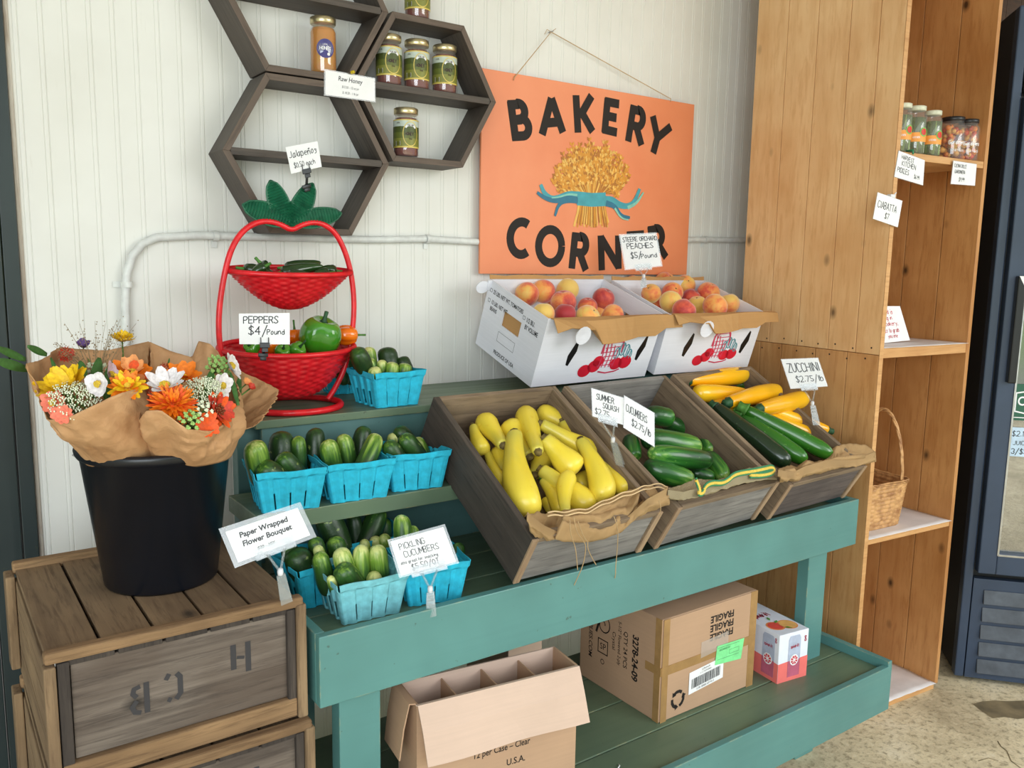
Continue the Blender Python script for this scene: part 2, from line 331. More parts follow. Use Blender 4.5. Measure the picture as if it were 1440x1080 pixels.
def frame(o, x, y, z=None):  # matrix with origin o and axes
    x, y = V(x), V(y); z = V(z) if z is not None else x.cross(y)
    return Matrix(((x.x, y.x, z.x, o[0]), (x.y, y.y, z.y, o[1]), (x.z, y.z, z.z, o[2]), (0, 0, 0, 1)))

# ------------------------------------------------------------------ lettering
GL = dict(A='02383862 1454', B='0802 083858563505 05355553423202', C='67481806041242 63'.replace(' ', ''), D='0802 083867643202', E='680808020262 0555', F='68080802 0555',
 G='67481806041242636535', H='0802 6862 0565', I='3832', J='585853321203', K='0802 68050562', L='08020262', M='0208083434686862', N='020808626268', O='381705133253655738',
 P='0802 084867564505', Q='381705133253655738 4462', R='0802 084867564505 3562', S='67481716355463421203', T='0868 3832', U='080412426468', V='08323268', W='081212363652 5268'.replace(' ', ''),
 X='0862 0268', Y='08353568 3532', Z='086868020262')
GL.update({'0': '381705133253655738', '1': '27383832', '2': '0728586644020262', '3': '0728586645 4564522203'.replace('45 45', '4545'), '4': '58040464 4842', '5': '681818154564533203', '6': '58260412426345 14'.replace(' ', ''),
 '7': '08686822', '8': '35172848573513224263 35'.replace(' ', ''), '9': '66481715356666 62'.replace(' ', ''), '$': '67481716355463421203 3931', '/': '0069', '-': '1545', '.': '3233', ',': '3321', ':': '3536 3233', '\'': '3937', '(': '4826261442', ')': '2846464422',
 'a': '56361503123254 56565552'.replace(' ', ''), 'b': '0802 0426465442120 2'.replace(' ', '').replace('08020', '0802 0'), 'c': '562604123252', 'd': '5852 543615032242 54'.replace('42 54', '4254'), 'e': '045455361503 2252'.replace(' ', ''),
 'f': '58382722 0545', 'g': '55361503224255 5651301 0'.replace(' ', ''), 'h': '0802 0426465452', 'i': '3632 3839', 'j': '46413010', 'k': '0802 56141452', 'l': '3832', 'm': '0602 04163632 3446565 2'.replace('5 2', '52'),
 'n': '0602 0426465452', 'o': '260412325446 26'.replace(' ', ''), 'p': '0600 052646544222 03'.replace('22 03', '2203'), 'q': '5650 543615032242', 'r': '0602 042656', 's': '553616254443 2202'.replace(' ', ''), 't': '38334252 1656', 'u': '060312325 4 5652'.replace('5 4', '54'),
 'v': '06323256', 'w': '06121235355252 66'.replace(' ', ''), 'x': '0652 0256', 'y': '0633 6610', 'z': '065656020252', '~': '27384758'})
NARROW = {'I': .45, 'i': .4, 'l': .4, '.': .4, ',': .4, '\'': .4, '1': .6, ' ': .6, 't': .7, 'f': .75, 'j': .6}
def chaikin(p, it=2):
    for _ in range(it):
        q = [p[0]]
        for a, b in zip(p, p[1:]):
            q += [(a[0]*.75+b[0]*.25, a[1]*.75+b[1]*.25), (a[0]*.25+b[0]*.75, a[1]*.25+b[1]*.75)]
        q.append(p[-1]); p = q
    r = [p[0]]
    for x in p[1:]:
        if abs(x[0]-r[-1][0])+abs(x[1]-r[-1][1]) > 1e-6: r.append(x)
    return r if len(r) > 1 else p[:2]
def write(mb, text, x, y, h, wd=.9, stroke=.1, jit=.03, slant=0, align='L', z=0.0):
    """handwriting: baseline at (x,y), capital height h; drawn in the builder's local xy plane"""
    s = h/6; wd = wd*.68; adv = lambda c: NARROW.get(c, 1)*7.4*s*wd; tot = sum(adv(c) for c in text if c != '~')
    if align == 'C': x -= tot/2
    rnd = random.Random(text); 
    for c in text:
        g = GL.get(c)
        if c == '~': x -= adv('n')
        dy = rnd.uniform(-jit, jit)*h*1.2; off = (0 if NARROW.get(c, 1) > .8 or c == ' ' else -(1-NARROW.get(c, 1))*3.2*s*wd)
        if g:
            for st in g.split():
                p = [(int(st[i]), int(st[i+1])) for i in range(0, len(st)-1, 2)]
                if len(p) < 2: continue
                p = [(a+rnd.uniform(-jit, jit)*6, b+rnd.uniform(-jit, jit)*6) for a, b in p]
                for i in range(1, len(p)):
                    if st[2*i:2*i+2] == st[2*i-2:2*i]: p[i] = p[i-1]
                p = chaikin(p)
                mb.strip([(x+off+(a+(b-2)*slant)*s*wd, y+(b-2)*s+dy) for a, b in p], stroke*h)
        x += adv(c)
_tc = {}
def font_text(mb, text, x, y, h, align='C', shear=0, offset=0, sx=1):
    key = (text, shear, offset)
    if key not in _tc:
        cu = bpy.data.curves.new('t', 'FONT'); cu.body = text; cu.size = 1; cu.shear = shear; cu.offset = offset; cu.resolution_u = 3
        ob = bpy.data.objects.new('t', cu); col.objects.link(ob); bpy.context.view_layer.update()
        me = bpy.data.meshes.new_from_object(ob.evaluated_get(bpy.context.evaluated_depsgraph_get()))
        _tc[key] = ([tuple(v.co) for v in me.vertices], [tuple(p.vertices) for p in me.polygons])
        bpy.data.objects.remove(ob); bpy.data.curves.remove(cu); bpy.data.meshes.remove(me)
    vs, fs = _tc[key]
    if not vs: return
    k = h/.7; w = max(v[0] for v in vs)*k*sx; x0 = x-w/2 if align == 'C' else x
    ids = [mb.P((x0+v[0]*k*sx, y+v[1]*k, 0)) for v in vs]
    for f in fs: mb.face([ids[i] for i in f])

# ================================================================== SETTING
fl = MB(); fl.box(-4, 5, -7, .05, -.06, 0); struct(fl.out('floor', G['floor']))
def beadboard(x0, x1, z0, z1):
    b = MB(); pts = []; x = x0; sp_ = .0505; k = math.ceil((x0-.2290)/sp_); xs = []
    while .2290+k*sp_ < x1: xs.append(.2290+k*sp_); k += 1
    pts.append((x0, 0))
    for g in xs:
        for dx, dy in ((-.0062, 0), (-.0052, .0014), (-.0042, 0), (-.0018, -.0004), (.0018, -.0004), (.004, 0), (.0052, .0018), (.0064, 0)): pts.append((g+dx, dy))
    pts.append((x1, 0)); rows = [[(px, py, z) for px, py in pts] for z in (z0, z1)]
    b.grid(rows, uv=False); n = len(b.v)
    b.poly([(x0, .05, z0), (x1, .05, z0), (x1, .05, z1), (x0, .05, z1)]); return b
struct(beadboard(.2165, 3.2, 0, 3.1).out('wall_back', G['wall']))
e_ = MB(); e_.box(.2065, .2165, -.006, .04, 0, 3.1); struct(e_.out('trim_1', G['chip'], bevel=.002))
w_ = MB(); x = .205
for i, wd in enumerate((.035, .06, .05, .07, .09, .09, .09, .09, .09, .09, .3, .5, .6, .7)):
    w_.box(x-wd+.003, x, -.022-.004*(i % 2), .04, 0, 3.1); x -= wd
struct(w_.out('wall_left', G['darkboard'], bevel=.002))
w_ = MB()
for i in range(12): w_.box(3.2+i*.15, 3.347+i*.15, 0, .04, 0, 3.1)
struct(w_.out('wall_right', wood('dark_brown_barn_boards', 'X', (40, 24, 12), (74, 46, 24), (96, 62, 34), .8)))
c_ = MB(); c_.box(-4, 5, -3.4, .05, 3.1, 3.16); struct(c_.out('ceiling', G['ceil']))
p_ = MB(); p_.face([p_.P(at(u, v, z=.0012)) for u, v in ((1368, 990), (1382, 986), (1400, 985), (1420, 986), (1460, 984), (1470, 1000), (1455, 1008), (1432, 1011), (1412, 1008), (1396, 1010), (1384, 1002))])
struct(p_.out('floor_stain', G['stain']))
p_ = MB()
for pts in (((1403, 1042), (1408, 1050), (1416, 1056), (1422, 1070), (1438, 1082)), ((1376, 1070), (1390, 1066), (1404, 1070))): p_.tube([at(u, v, z=.0008) for u, v in pts], .0013, 4)
struct(p_.out('floor_crack', G['stain']))
p_ = MB(); petal(p_, at(1410, 1029, z=.003), V((.8, .5, 0)).normalized(), V((0, 0, 1)), .035, .014, .15, .1) if 0 else None

# ================================================================== DISPLAY BENCH
X0, X1 = .583, 2.352
bench = thing('display_bench', 'green painted stepped wooden bench carrying the produce, with a lower shelf', 'display bench', (X0, -.82, 0))
def bb(name, m, x0, x1, y0, y1, z0, z1, bevel=.002): b = MB(); b.box(x0-X0, x1-X0, y0+.82, y1+.82, z0, z1); return b.out(name, m, bench, bevel=bevel)
bb('front_apron', G['green'], X0, X1, -.832, -.812, .67, .815)
for x_ in (X0, X1-.02): bb('side_apron', G['green'], x_, x_+.02, -.812, -.35, .67, .815)
for i in range(4): bb('deck_board', G['green_deck'], X0+.02, X1-.02, -.811+i*.141, -.811+i*.141+.137, .766, .785)
bb('middle_shelf', G['green_deck'], .563, 2.30, -.551, -.352, .943, .981)
bb('top_shelf', G['green_deck'], .634, 2.34, -.346, -.02, 1.127, 1.147)
bb('riser_panel', G['green_dark'], .65, 2.30, -.335, -.32, .981, 1.127); bb('riser_panel', G['green_dark'], .70, 2.30, -.39, -.375, .785, .943)
for x_ in (.60, .72, 2.27): bb('shelf_upright', G['green_dark'], x_, x_+.06, -.31, -.27, 0.03, 1.127)
for x_ in (.57, 2.26): bb('shelf_bracket', G['green_dark'], x_, x_+.035, -.45, -.39, .785, .943)
for x_ in (.631, 2.147):
    bb('leg', G['green'], x_, x_+.09, -.811, -.772, 0, .766); bb('leg', G['green_dark'], x_, x_+.09, -.33, -.29, 0, .766)
for i in range(4): bb('lower_deck_board', G['green_deck'], .60, X1-.032, (-.97, -.829, -.669, -.52)[i], (-.834, -.674, -.525, -.38)[i], .303, .323)
bb('lower_front_board', G['green'], .60, X1-.012, -.99, -.97, .195, .337)
for x_ in (.58, X1-.032): bb('lower_side_board', G['green'], x_, x_+.02, -.989, -.38, .195, .352)
rs = MB(); rs.hexa([(1.78-X0, .50, 1.147), (2.30-X0, .50, 1.147), (2.30-X0, .79, 1.147), (1.78-X0, .79, 1.147), (1.78-X0, .50, 1.149), (2.30-X0, .50, 1.149), (2.30-X0, .79, 1.25), (1.78-X0, .79, 1.25)]); rs.out('riser_block', G['green_dark'], bench)

# ================================================================== PRODUCE CRATES (tilted)
def crate_frame(x, y, z, th, ps): return Matrix.Translation((x, y, z)) @ Matrix.Rotation(ps, 4, 'Z') @ Matrix.Rotation(th, 4, 'X')
CR = [((1.044, -.816, .82, radians(30.3), radians(-.1)), .388, .492, .14), ((1.474, -.820, .8195, radians(30.4), radians(3.6)), .424, .485, .143), ((1.922, -.816, .82, radians(30.3), radians(2.6)), .397, .505, .132)]
CL = ['weathered grey-brown wooden crate holding the yellow summer squash', 'weathered wooden crate holding the slicing cucumbers, middle of three', 'weathered wooden crate holding golden and green zucchini, nearest the pine shelves']
CF = []
for ci, ((x, y, z, th, ps), w, l, h) in enumerate(CR):
    m = crate_frame(x, y, z, th, ps); t = thing('produce_crate', CL[ci], 'crate', group='tilted produce crates on the bench'); t.matrix_world = m; CF.append(m)
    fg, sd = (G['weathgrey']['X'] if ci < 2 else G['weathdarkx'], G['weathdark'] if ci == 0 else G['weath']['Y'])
    tk = .017
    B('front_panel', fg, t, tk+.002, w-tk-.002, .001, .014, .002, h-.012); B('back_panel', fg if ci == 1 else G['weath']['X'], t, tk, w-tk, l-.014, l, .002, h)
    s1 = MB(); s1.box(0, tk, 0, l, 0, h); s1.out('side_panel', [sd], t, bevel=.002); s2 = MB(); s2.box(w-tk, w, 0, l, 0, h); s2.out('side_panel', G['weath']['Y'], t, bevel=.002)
    for a in (-.001, w-tk+.001): B('end_strip', G['crateend'], t, a, a+tk, -.005, .0, 0, h)
    for k in range(3): B('bottom_slat', G['weath']['Y'], t, tk+k*(w-2*tk)/3+.001, tk+(k+1)*(w-2*tk)/3-.001, .014, l-.014, 0, .01, bevel=.0008)
    B('top_strip', G['weath']['X'], t, tk, w-tk, -.003, .018, h-.012, h+.002)
def onc(ci, u, v, h):
    m = CF[ci]; p = m @ V((0, 0, h)); n = m.to_3x3() @ V((0, 0, 1)); return on(u, v, p, n)
# burlap sacks bunched over the front rim of each crate
def polyat(pts, t):
    t *= len(pts)-1; k = min(int(t), len(pts)-2); f = t-k; return (pts[k][0]*(1-f)+pts[k+1][0]*f, pts[k][1]*(1-f)+pts[k+1][1]*f)
def onfront(ci, u, v, yl): m = CF[ci]; return on(u, v, m @ V((0, yl, 0)), m.to_3x3() @ V((0, 1, 0)))
def drape(ci, mat, label, top, bot, hh, yb, folds, amp, seed):
    m = CF[ci]; inv = m.inverted(); R = []; n = 100; K = 26
    for i in range(n+1):
        t = i/n; T = inv @ onc(ci, *polyat(top, t), hh); Bm = inv @ onfront(ci, *polyat(bot, t), yb); row = [T+V((0, .012, -.07)), T+V((0, .010, -.03))]
        d = Bm-T; side = V((0, -d.z, d.y)); side = side.normalized() if side.length > 1e-6 else V((0, -1, 0))
        if side.y > 0: side = -side
        for k in range(K+1):
            s_ = k/K; w1 = mnoise.noise(V((T.x*14+seed, s_*2.2, seed))); w2 = mnoise.noise(V((T.x*45, s_*5, seed*2)))
            fold = abs(sin(pi*(folds*s_+w1*.9)))**.8; bulge = sin(pi*min(1, s_*1.0))**.6
            off = amp*(bulge*1.1+fold*1.0*min(1, 3*s_+.15)*min(1, 3*(1-s_)+.2))+amp*.5*w2+amp*.25*mnoise.noise(V((T.x*110, s_*12, seed))); row.append(T+d*s_+side*off+V((0, 0, amp*.3*w1)))
        row.append(Bm+V((0, .006, -.004))); row.append(Bm+V((0, .014, .012))); R.append(row)
    R = [list(c) for c in zip(*R)]; b = MB(); b.smooth = True; b.grid(R, uv=False); t = tag(b.out('burlap_sack', mat, solid=.0025), label, 'burlap sack'); t.matrix_world = m; return t
q3 = lambda pts, ox, oy, sc: [(ox+a/sc, oy+b_/sc) for a, b_ in pts]
TOP1 = [(742, 722), (770, 721), (797, 719), (825, 716), (850, 704), (875, 694), (900, 686), (920, 680), (939, 684)]; BOT1 = [(744, 733), (765, 750), (787, 760), (822, 763), (850, 757), (873, 748), (893, 730), (912, 713), (941, 697)]
d1 = drape(0, G['burlap'], 'tan burlap sack folded over the front rim of the yellow squash crate with loose threads', TOP1, BOT1, .138, -.010, 3, .015, 1)
inv1 = CF[0].inverted()
th_ = MB()
for pts in ([(342, 470), (345, 570), (380, 660), (390, 740), (397, 830)], [(370, 450), (390, 560), (440, 620), (460, 660), (440, 790), (390, 900), (372, 940)], [(470, 620), (470, 680), (505, 750), (530, 792)], [(660, 445), (688, 520), (688, 640), (672, 800), (672, 880), (640, 970), (632, 1040)], [(400, 480), (440, 590), (470, 630)], [(985, 330), (1002, 390), (985, 430)]):
    p3 = [inv1 @ onfront(0, 735+a/5.14, 640+c/5.14, -.034-.004*sin(k*2)) for k, (a, c) in enumerate(pts)]; q_ = p3
    for _ in range(2):
        r_ = [q_[0]]
        for a, c in zip(q_, q_[1:]): r_ += [a*.75+c*.25, a*.25+c*.75]
        q_ = r_+[q_[-1]]
    th_.tube(q_, .0011, 5)
th_.out('loose_thread', G['string'], d1)
for off in (.0, .35):
    hm = MB(); hm.tube([inv1 @ on(*polyat([(a, c+off*14) for a, c in TOP1[1:]], t/40), CF[0] @ V((0, .012-off*.05, .155-off*.02)), CF[0].to_3x3() @ V((0, -.6, .8))) + V((0, 0, .003*sin(t*.9))) for t in range(41)], .0018, 6); hm.out('hem', plain('pale_hem_cord', (214, 184, 140), .9), d1)
q_ = lambda pts: q3(pts, 780, 480, 3.13)
TOP2 = q_([(500, 648), (560, 632), (620, 606), (700, 614), (760, 600), (800, 572), (870, 556), (950, 542), (978, 562)]); BOT2 = q_([(508, 688), (570, 696), (620, 684), (700, 658), (800, 628), (900, 608), (980, 600)])
d2 = drape(1, G['burlapgrey'], 'greyish sack with yellow and green striped hem over the front of the cucumber crate', TOP2, BOT2, .142, -.008, 1.3, .006, 5)
inv2 = CF[1].inverted(); HEM = [(622, 610), (640, 655), (632, 672), (655, 668), (660, 640), (690, 622), (735, 625), (762, 612), (785, 590), (815, 580), (870, 572), (920, 562), (960, 552), (968, 575), (920, 590), (860, 590)]
for k, (mt, rr, dy) in enumerate((('bgreen', .0030, -9), ('byellow', .0045, 0), ('bgreen', .0028, 9))):
    hm = MB(); p3 = [inv2 @ on(*q_([(a, c+dy)])[0], CF[1] @ V((0, -.030, .170)), CF[1].to_3x3() @ V((0, -.7, .7))) for a, c in HEM]; qq = p3
    for _ in range(2):
        r_ = [qq[0]]
        for a, c in zip(qq, qq[1:]): r_ += [a*.75+c*.25, a*.25+c*.75]
        qq = r_+[qq[-1]]
    hm.tube(qq, rr, 8); hm.out('striped_hem', G[mt], d2)
TOP3 = q_([(985, 562), (1040, 546), (1070, 556), (1110, 522), (1160, 530), (1220, 512), (1240, 462), (1290, 450), (1370, 455), (1412, 488)]); BOT3 = q_([(992, 596), (1060, 604), (1110, 578), (1200, 552), (1280, 550), (1340, 545), (1414, 512)])
d3 = drape(2, G['burlap'], 'tan burlap sack bunched over the front of the zucchini crate', TOP3, BOT3, .136, -.010, 1.6, .010, 9)
inv3 = CF[2].inverted(); hm = MB(); hm.tube([inv3 @ on(*q_([c])[0], CF[2] @ V((0, -.016, .152)), CF[2].to_3x3() @ V((0, -.7, .7))) for c in ((1010, 575), (1050, 566), (1062, 584), (1088, 580), (1092, 555), (1112, 535), (1135, 545), (1165, 540), (1200, 530), (1240, 518), (1300, 512), (1360, 505))], .0065, 10); hm.out('rolled_fold', G['burlap'], d3)

# ------------------------------------------------------------------ vegetables
PR = dict(
 cuke=[(0, 0), (.015, .35), (.05, .66), (.12, .88), (.25, 1), (.5, 1.03), (.75, 1), (.88, .88), (.95, .66), (.985, .35), (1, 0)],
 squash=[(0, 0), (.004, .38), (.02, .5), (.12, .56), (.3, .64), (.45, .76), (.6, .9), (.74, 1), (.86, .98), (.94, .78), (.985, .42), (1, 0)],
 zuke=[(0, 0), (.01, .45), (.03, .62), (.1, .72), (.3, .86), (.6, 1), (.85, .98), (.94, .8), (.985, .45), (1, 0)],
 jal=[(0, 0), (.02, .6), (.08, .9), (.25, 1), (.55, .85), (.8, .6), (.95, .3), (1, 0)])
def smoothprof(pr, n=26):
    o = []
    for i in range(n+1):
        t = (1-cos(pi*i/n))/2
        for (a, ra), (b, rb) in zip(pr, pr[1:]):
            if a <= t <= b: o.append((t, ra+(rb-ra)*((t-a)/(b-a) if b > a else 0))); break
    return o
def veg(name, label, cat, group, p0, p1, r, kind, mat, bend=.0, shade=.5, stem=None, ribs=0, seed=0):
    p0, p1 = V(p0), V(p1); d = p1-p0; L = d.length; b = MB(); pr = smoothprof(PR[kind]); rnd = V((seed*7.7, 3, seed))
    rows = []
    for i, (t, k) in enumerate(pr):
        row = []
        for j in range(20):
            a = 2*pi*j/20; rr = max(r*k, r*.02)*(1+ribs*cos(a*(10 if kind != 'jal' else 4))+.05*mnoise.noise(V((cos(a), sin(a), t*4))+rnd))
            row.append((rr*cos(a)+bend*L*sin(pi*t), rr*sin(a), t*L))
        rows.append(row)
    b.smooth = True; ids = b.grid(rows, True); b.face(ids[0][::-1], [(0, 0)]*20); b.face(ids[-1], [(0, 1)]*20)
    q = d.to_track_quat('Z', 'Y')
    if stem:
        root = thing(name, label, cat, p0, group=group); root.rotation_mode = 'QUATERNION'; root.rotation_quaternion = q; o = b.out('flesh', G[mat], root); o.color = (shade, 0, 0, 1)
        sm_, sr, sl = stem; s_ = MB(); s_.lathe([(sr*1.25, .004), (sr*1.05, -.002), (sr*.8, -sl*.5), (sr*.9, -sl), (sr*.2, -sl-.001)], 7); s_.out('stem', G[sm_], root)
        return root
    o = b.out(name, G[mat]); o.location = p0; o.rotation_mode = 'QUATERNION'; o.rotation_quaternion = q; o.color = (shade, 0, 0, 1); return tag(o, label, cat, group)
def cpx(ox, oy, sc): return lambda x, y: (ox+x/sc, oy+y/sc)
# yellow squash : crop pixels (neck -> fat end), heights over the crate floor, radius in crop px
q = cpx(600, 520, 3.272)
SQ = [((215, 262), (262, 372), 40, .075, .07, 'plump yellow squash against the left wall, second from the back corner of the squash crate'),
 ((350, 345), (262, 232), 50, .105, .075, 'yellow squash in the back left with its neck pointing right, squash crate'),
 ((470, 395), (385, 258), 58, .07, .075, 'yellow squash behind the largest one, fat end up to the back, squash crate'),
 ((405, 298), (470, 650), 80, .12, .10, 'largest yellow squash, lying lengthwise at the front left of the squash crate'),
 ((512, 375), (452, 195), 50, .125, .09, 'pale yellow squash at the back centre with its neck pointing forward, squash crate'),
 ((735, 300), (520, 190), 46, .07, .075, 'greenish yellow squash along the back right corner, squash crate'),
 ((530, 250), (800, 400), 50, .12, .09, 'long yellow squash lying across the right back, neck to the left, squash crate'),
 ((545, 320), (680, 460), 66, .13, .10, 'plump pale yellow squash in the middle of the squash crate, fat end at its front'),
 ((712, 330), (818, 590), 62, .13, .105, 'tall yellow squash right of centre with its narrow neck up, squash crate'),
 ((815, 440), (935, 558), 56, .10, .10, 'yellow squash by the right front corner of the squash crate'),
 ((530, 462), (755, 635), 62, .085, .075, 'yellow squash lying under the small upright one, front centre of the squash crate'),
 ((640, 655), (655, 485), 42, .125, .12, 'small slim yellow squash leaning upright at the front rim of the squash crate'),
 ((278, 375), (372, 545), 32, .06, .07, 'slim yellow squash squeezed along the left wall below the plump one, squash crate'),
 ((500, 480), (540, 390), 52, .055, .05, 'yellow squash half buried in the middle, between its larger neighbours, squash crate'),
 ((535, 510), (620, 650), 42, .07, .06, 'small yellow squash with a green stem tip at the front, squash crate'),
 ((760, 470), (700, 540), 46, .05, .05, 'yellow squash buried at the right between two larger ones, squash crate'),
 ((345, 470), (340, 380), 48, .05, .05, 'yellow squash buried at the left behind the largest one, squash crate'),
 ((850, 560), (885, 610), 34, .05, .06, 'small yellow squash tip showing at the front right rim, squash crate'),
 ((625, 240), (655, 300), 40, .09, .07, 'yellow squash peeking out between two long ones at the back, squash crate'),
 ((570, 660), (560, 600), 36, .03, .04, 'yellow squash low against the front panel, squash crate')]
for i, (a, b_, r, h0, h1, lab) in enumerate(SQ):
    p0 = onc(0, *q(*a), h0); p1 = onc(0, *q(*b_), h1); rm = r/3.272*pxm(p1)
    veg('summer_squash', lab, 'squash', 'yellow summer squash in the crate', p0-(p1-p0).normalized()*rm*.1, p1+(p1-p0).normalized()*rm*.3, rm*1.04, 'squash', 'squash', .05*((i % 3)-1), .3+.4*((i*37 % 10)/10), ('stemb' if i != 14 else 'stemg', rm*.34, .008), .012, i)
q = cpx(780, 480, 3.13)
CU = [((402, 318), (520, 340), 40, .10, .10, .3, 'stubby slicing cucumber at the top left of the cucumber crate'), ((385, 425), (640, 470), 50, .10, .09, .75, 'striped slicing cucumber lying across the left of the cucumber crate'),
 ((690, 525), (412, 490), 44, .11, .12, .5, 'dark slicing cucumber with a pale flank on top in the middle of the cucumber crate'), ((392, 545), (610, 620), 46, .09, .085, .8, 'pale streaked slicing cucumber at the front left of the cucumber crate'),
 ((640, 375), (690, 490), 36, .07, .07, .5, 'slicing cucumber pointing back to the rear wall, right side of the cucumber crate'), ((668, 495), (750, 610), 36, .08, .08, .7, 'light green slicing cucumber at the front right of the cucumber crate'),
 ((590, 570), (700, 610), 36, .06, .06, .3, 'slicing cucumber half hidden at the front rim behind the striped hem'), ((330, 420), (350, 520), 36, .07, .06, .3, 'slicing cucumber along the left wall under the cucumber price card'),
 ((480, 350), (610, 400), 34, .06, .05, .2, 'dark slicing cucumber at the back under the striped one')]
for i, (a, b_, r, h0, h1, sh, lab) in enumerate(CU):
    p0 = onc(1, *q(*a), h0); p1 = onc(1, *q(*b_), h1); veg('slicing_cucumber', lab, 'cucumber', 'slicing cucumbers in the middle crate', p0, p1, 1.08*r/3.13*pxm(p1), 'cuke', 'cuke', .05*((i % 3)-1), sh, seed=i, ribs=.012)
ZU = [((585, 172), (845, 145), 40, .10, .10, 'zgold', 'golden zucchini lying across the very back of the zucchini crate'), ((840, 232), (612, 228), 42, .09, .09, 'zgold', 'lemon yellow zucchini second from the back, left side of the zucchini crate'),
 ((762, 270), (990, 215), 40, .12, .12, 'zgold', 'golden zucchini with a green stem in the middle back of the zucchini crate'), ((900, 298), (1105, 250), 40, .13, .13, 'zgold', 'golden zucchini right of centre just in front of the zucchini card'),
 ((1205, 392), (925, 300), 32, .10, .10, 'zgold', 'slim golden zucchini at the right with its stem end forward, behind its twin'), ((1172, 420), (900, 325), 32, .09, .09, 'zgold', 'slim golden zucchini at the right touching the green ones'),
 ((690, 268), (800, 300), 36, .07, .07, 'zgold', 'golden zucchini buried under the others at the left of the zucchini crate'),
 ((702, 285), (1035, 545), 46, .105, .10, 'zukedark', 'very dark green zucchini along the left wall of the zucchini crate'), ((840, 300), (1225, 505), 40, .125, .12, 'zuke', 'bright green zucchini with a thick stem on top of the zucchini crate'),
 ((820, 325), (1110, 530), 40, .10, .10, 'zuke', 'mid green zucchini between the dark one and the bright one'), ((1120, 420), (1225, 490), 34, .06, .06, 'zukedark', 'dark green zucchini in the front right corner of the zucchini crate'), ((800, 190), (900, 215), 26, .06, .06, 'zuke', 'green zucchini just showing between the golden ones at the back')]
for i, (a, b_, r, h0, h1, mt, lab) in enumerate(ZU):
    p0 = onc(2, *q(*a), h0); p1 = onc(2, *q(*b_), h1); rm = r/3.13*pxm(p1)
    veg('zucchini', lab, 'zucchini', 'zucchini in the right crate', p0, p1, rm, 'zuke', mt, .02*((i % 3)-1), .5, ('stemg' if mt == 'zuke' else 'stemdark', rm*(.72 if mt == 'zuke' else .5), .026 if mt == 'zuke' else .016), .02 if mt != 'zgold' else .006, i)

# ================================================================== BERRY BASKETS WITH PICKLING CUCUMBERS
def pulp_basket(label, p0, p1, mat='pulp', hgt=.092, group='turquoise pulp baskets of pickling cucumbers'):
    p0, p1 = V(p0), V(p1); d = p1-p0; w = d.length; yaw = atan2(d.y, d.x); t = thing('pulp_basket', label, 'basket', p0, yaw, group)
    fx = w*.14; D = w*1.0; b = MB()
    cor0 = [(0, 0), (w, 0), (w, D), (0, D)]; cor1 = [(-fx, -fx*.7), (w+fx, -fx*.7), (w+fx, D+fx), (-fx, D+fx)]
    us = [0, .06, .14, .2, .235, .32, .42, .46, .495, .56, .66, .71, .745, .82, .9, .96, 1]; vs = [0, .06, .2, .46, .8, .86, 1]; slots = (3, 7, 11)
    for s in range(4):
        a0, a1, c0, c1 = V(cor0[s]), V(cor0[(s+1) % 4]), V(cor1[s]), V(cor1[(s+1) % 4]); nx = V(((a1-a0).y, -(a1-a0).x)).normalized(); R = []
        for v_ in vs:
            row = []
            for iu, u_ in enumerate(us):
                p = (a0*(1-u_)+a1*u_)*(1-v_)+(c0*(1-u_)+c1*u_)*v_; ple = .0022*(1 if (iu//2) % 2 else -1)*(1 if 0 < iu < len(us)-1 and v_ < .85 else 0)
                lip = .004 if v_ > .82 else 0; wav = .0015*sin(u_*9+s)*v_; p = p+nx*(ple+lip); row.append(b.P((p.x, p.y, hgt*v_+wav)))
            R.append(row)
        for iv in range(len(vs)-1):
            for iu in range(len(us)-1):
                if iu in slots and iv in (1, 2): continue
                b.face((R[iv][iu], R[iv][iu+1], R[iv+1][iu+1], R[iv+1][iu]))
    b.poly([(*c, .002) for c in cor0]); b.out('basket_body', G[mat], t, solid=.0022)
    return t
def fl_on(a, b, z): return at(*a, z=z), at(*b, z=z)
BK = [('turquoise pulp basket at the left end of the middle step, next to the black bucket', (371, 722), (448, 713), .982, 'pulp'), ('turquoise pulp basket in the centre of the middle step', (469, 708), (543, 698), .982, 'pulp'),
 ('turquoise pulp basket at the right of the middle step, touching the squash crate', (555, 692), (621, 684), .982, 'pulp'), ('turquoise pulp basket on the top shelf right of the red stand', (532, 574), (587, 568), 1.148, 'pulp'),
 ('faded pale turquoise basket at the front of the lowest step', (485, 879), (561, 861), .786, 'pulppale'), ('bright turquoise basket at the left end of the lowest step behind the bouquet card', (428, 857), (500, 838), .786, 'pulp'),
 ('turquoise basket on the lowest step under the pickling cucumbers card', (577, 853), (647, 843), .786, 'pulp'), ('turquoise basket at the back of the lowest step between its neighbours', (497, 815), (565, 801), .786, 'pulp')]
for lab, a, b_, z, mt in BK: pulp_basket(lab, *fl_on(a, b_, z), mat=mt)
p_ = at(474, 556, z=1.148); pulp_basket('turquoise pulp basket half hidden behind the red stand on the top shelf', p_+V((-.01, .02, 0)), p_+V((.10, .005, 0)))
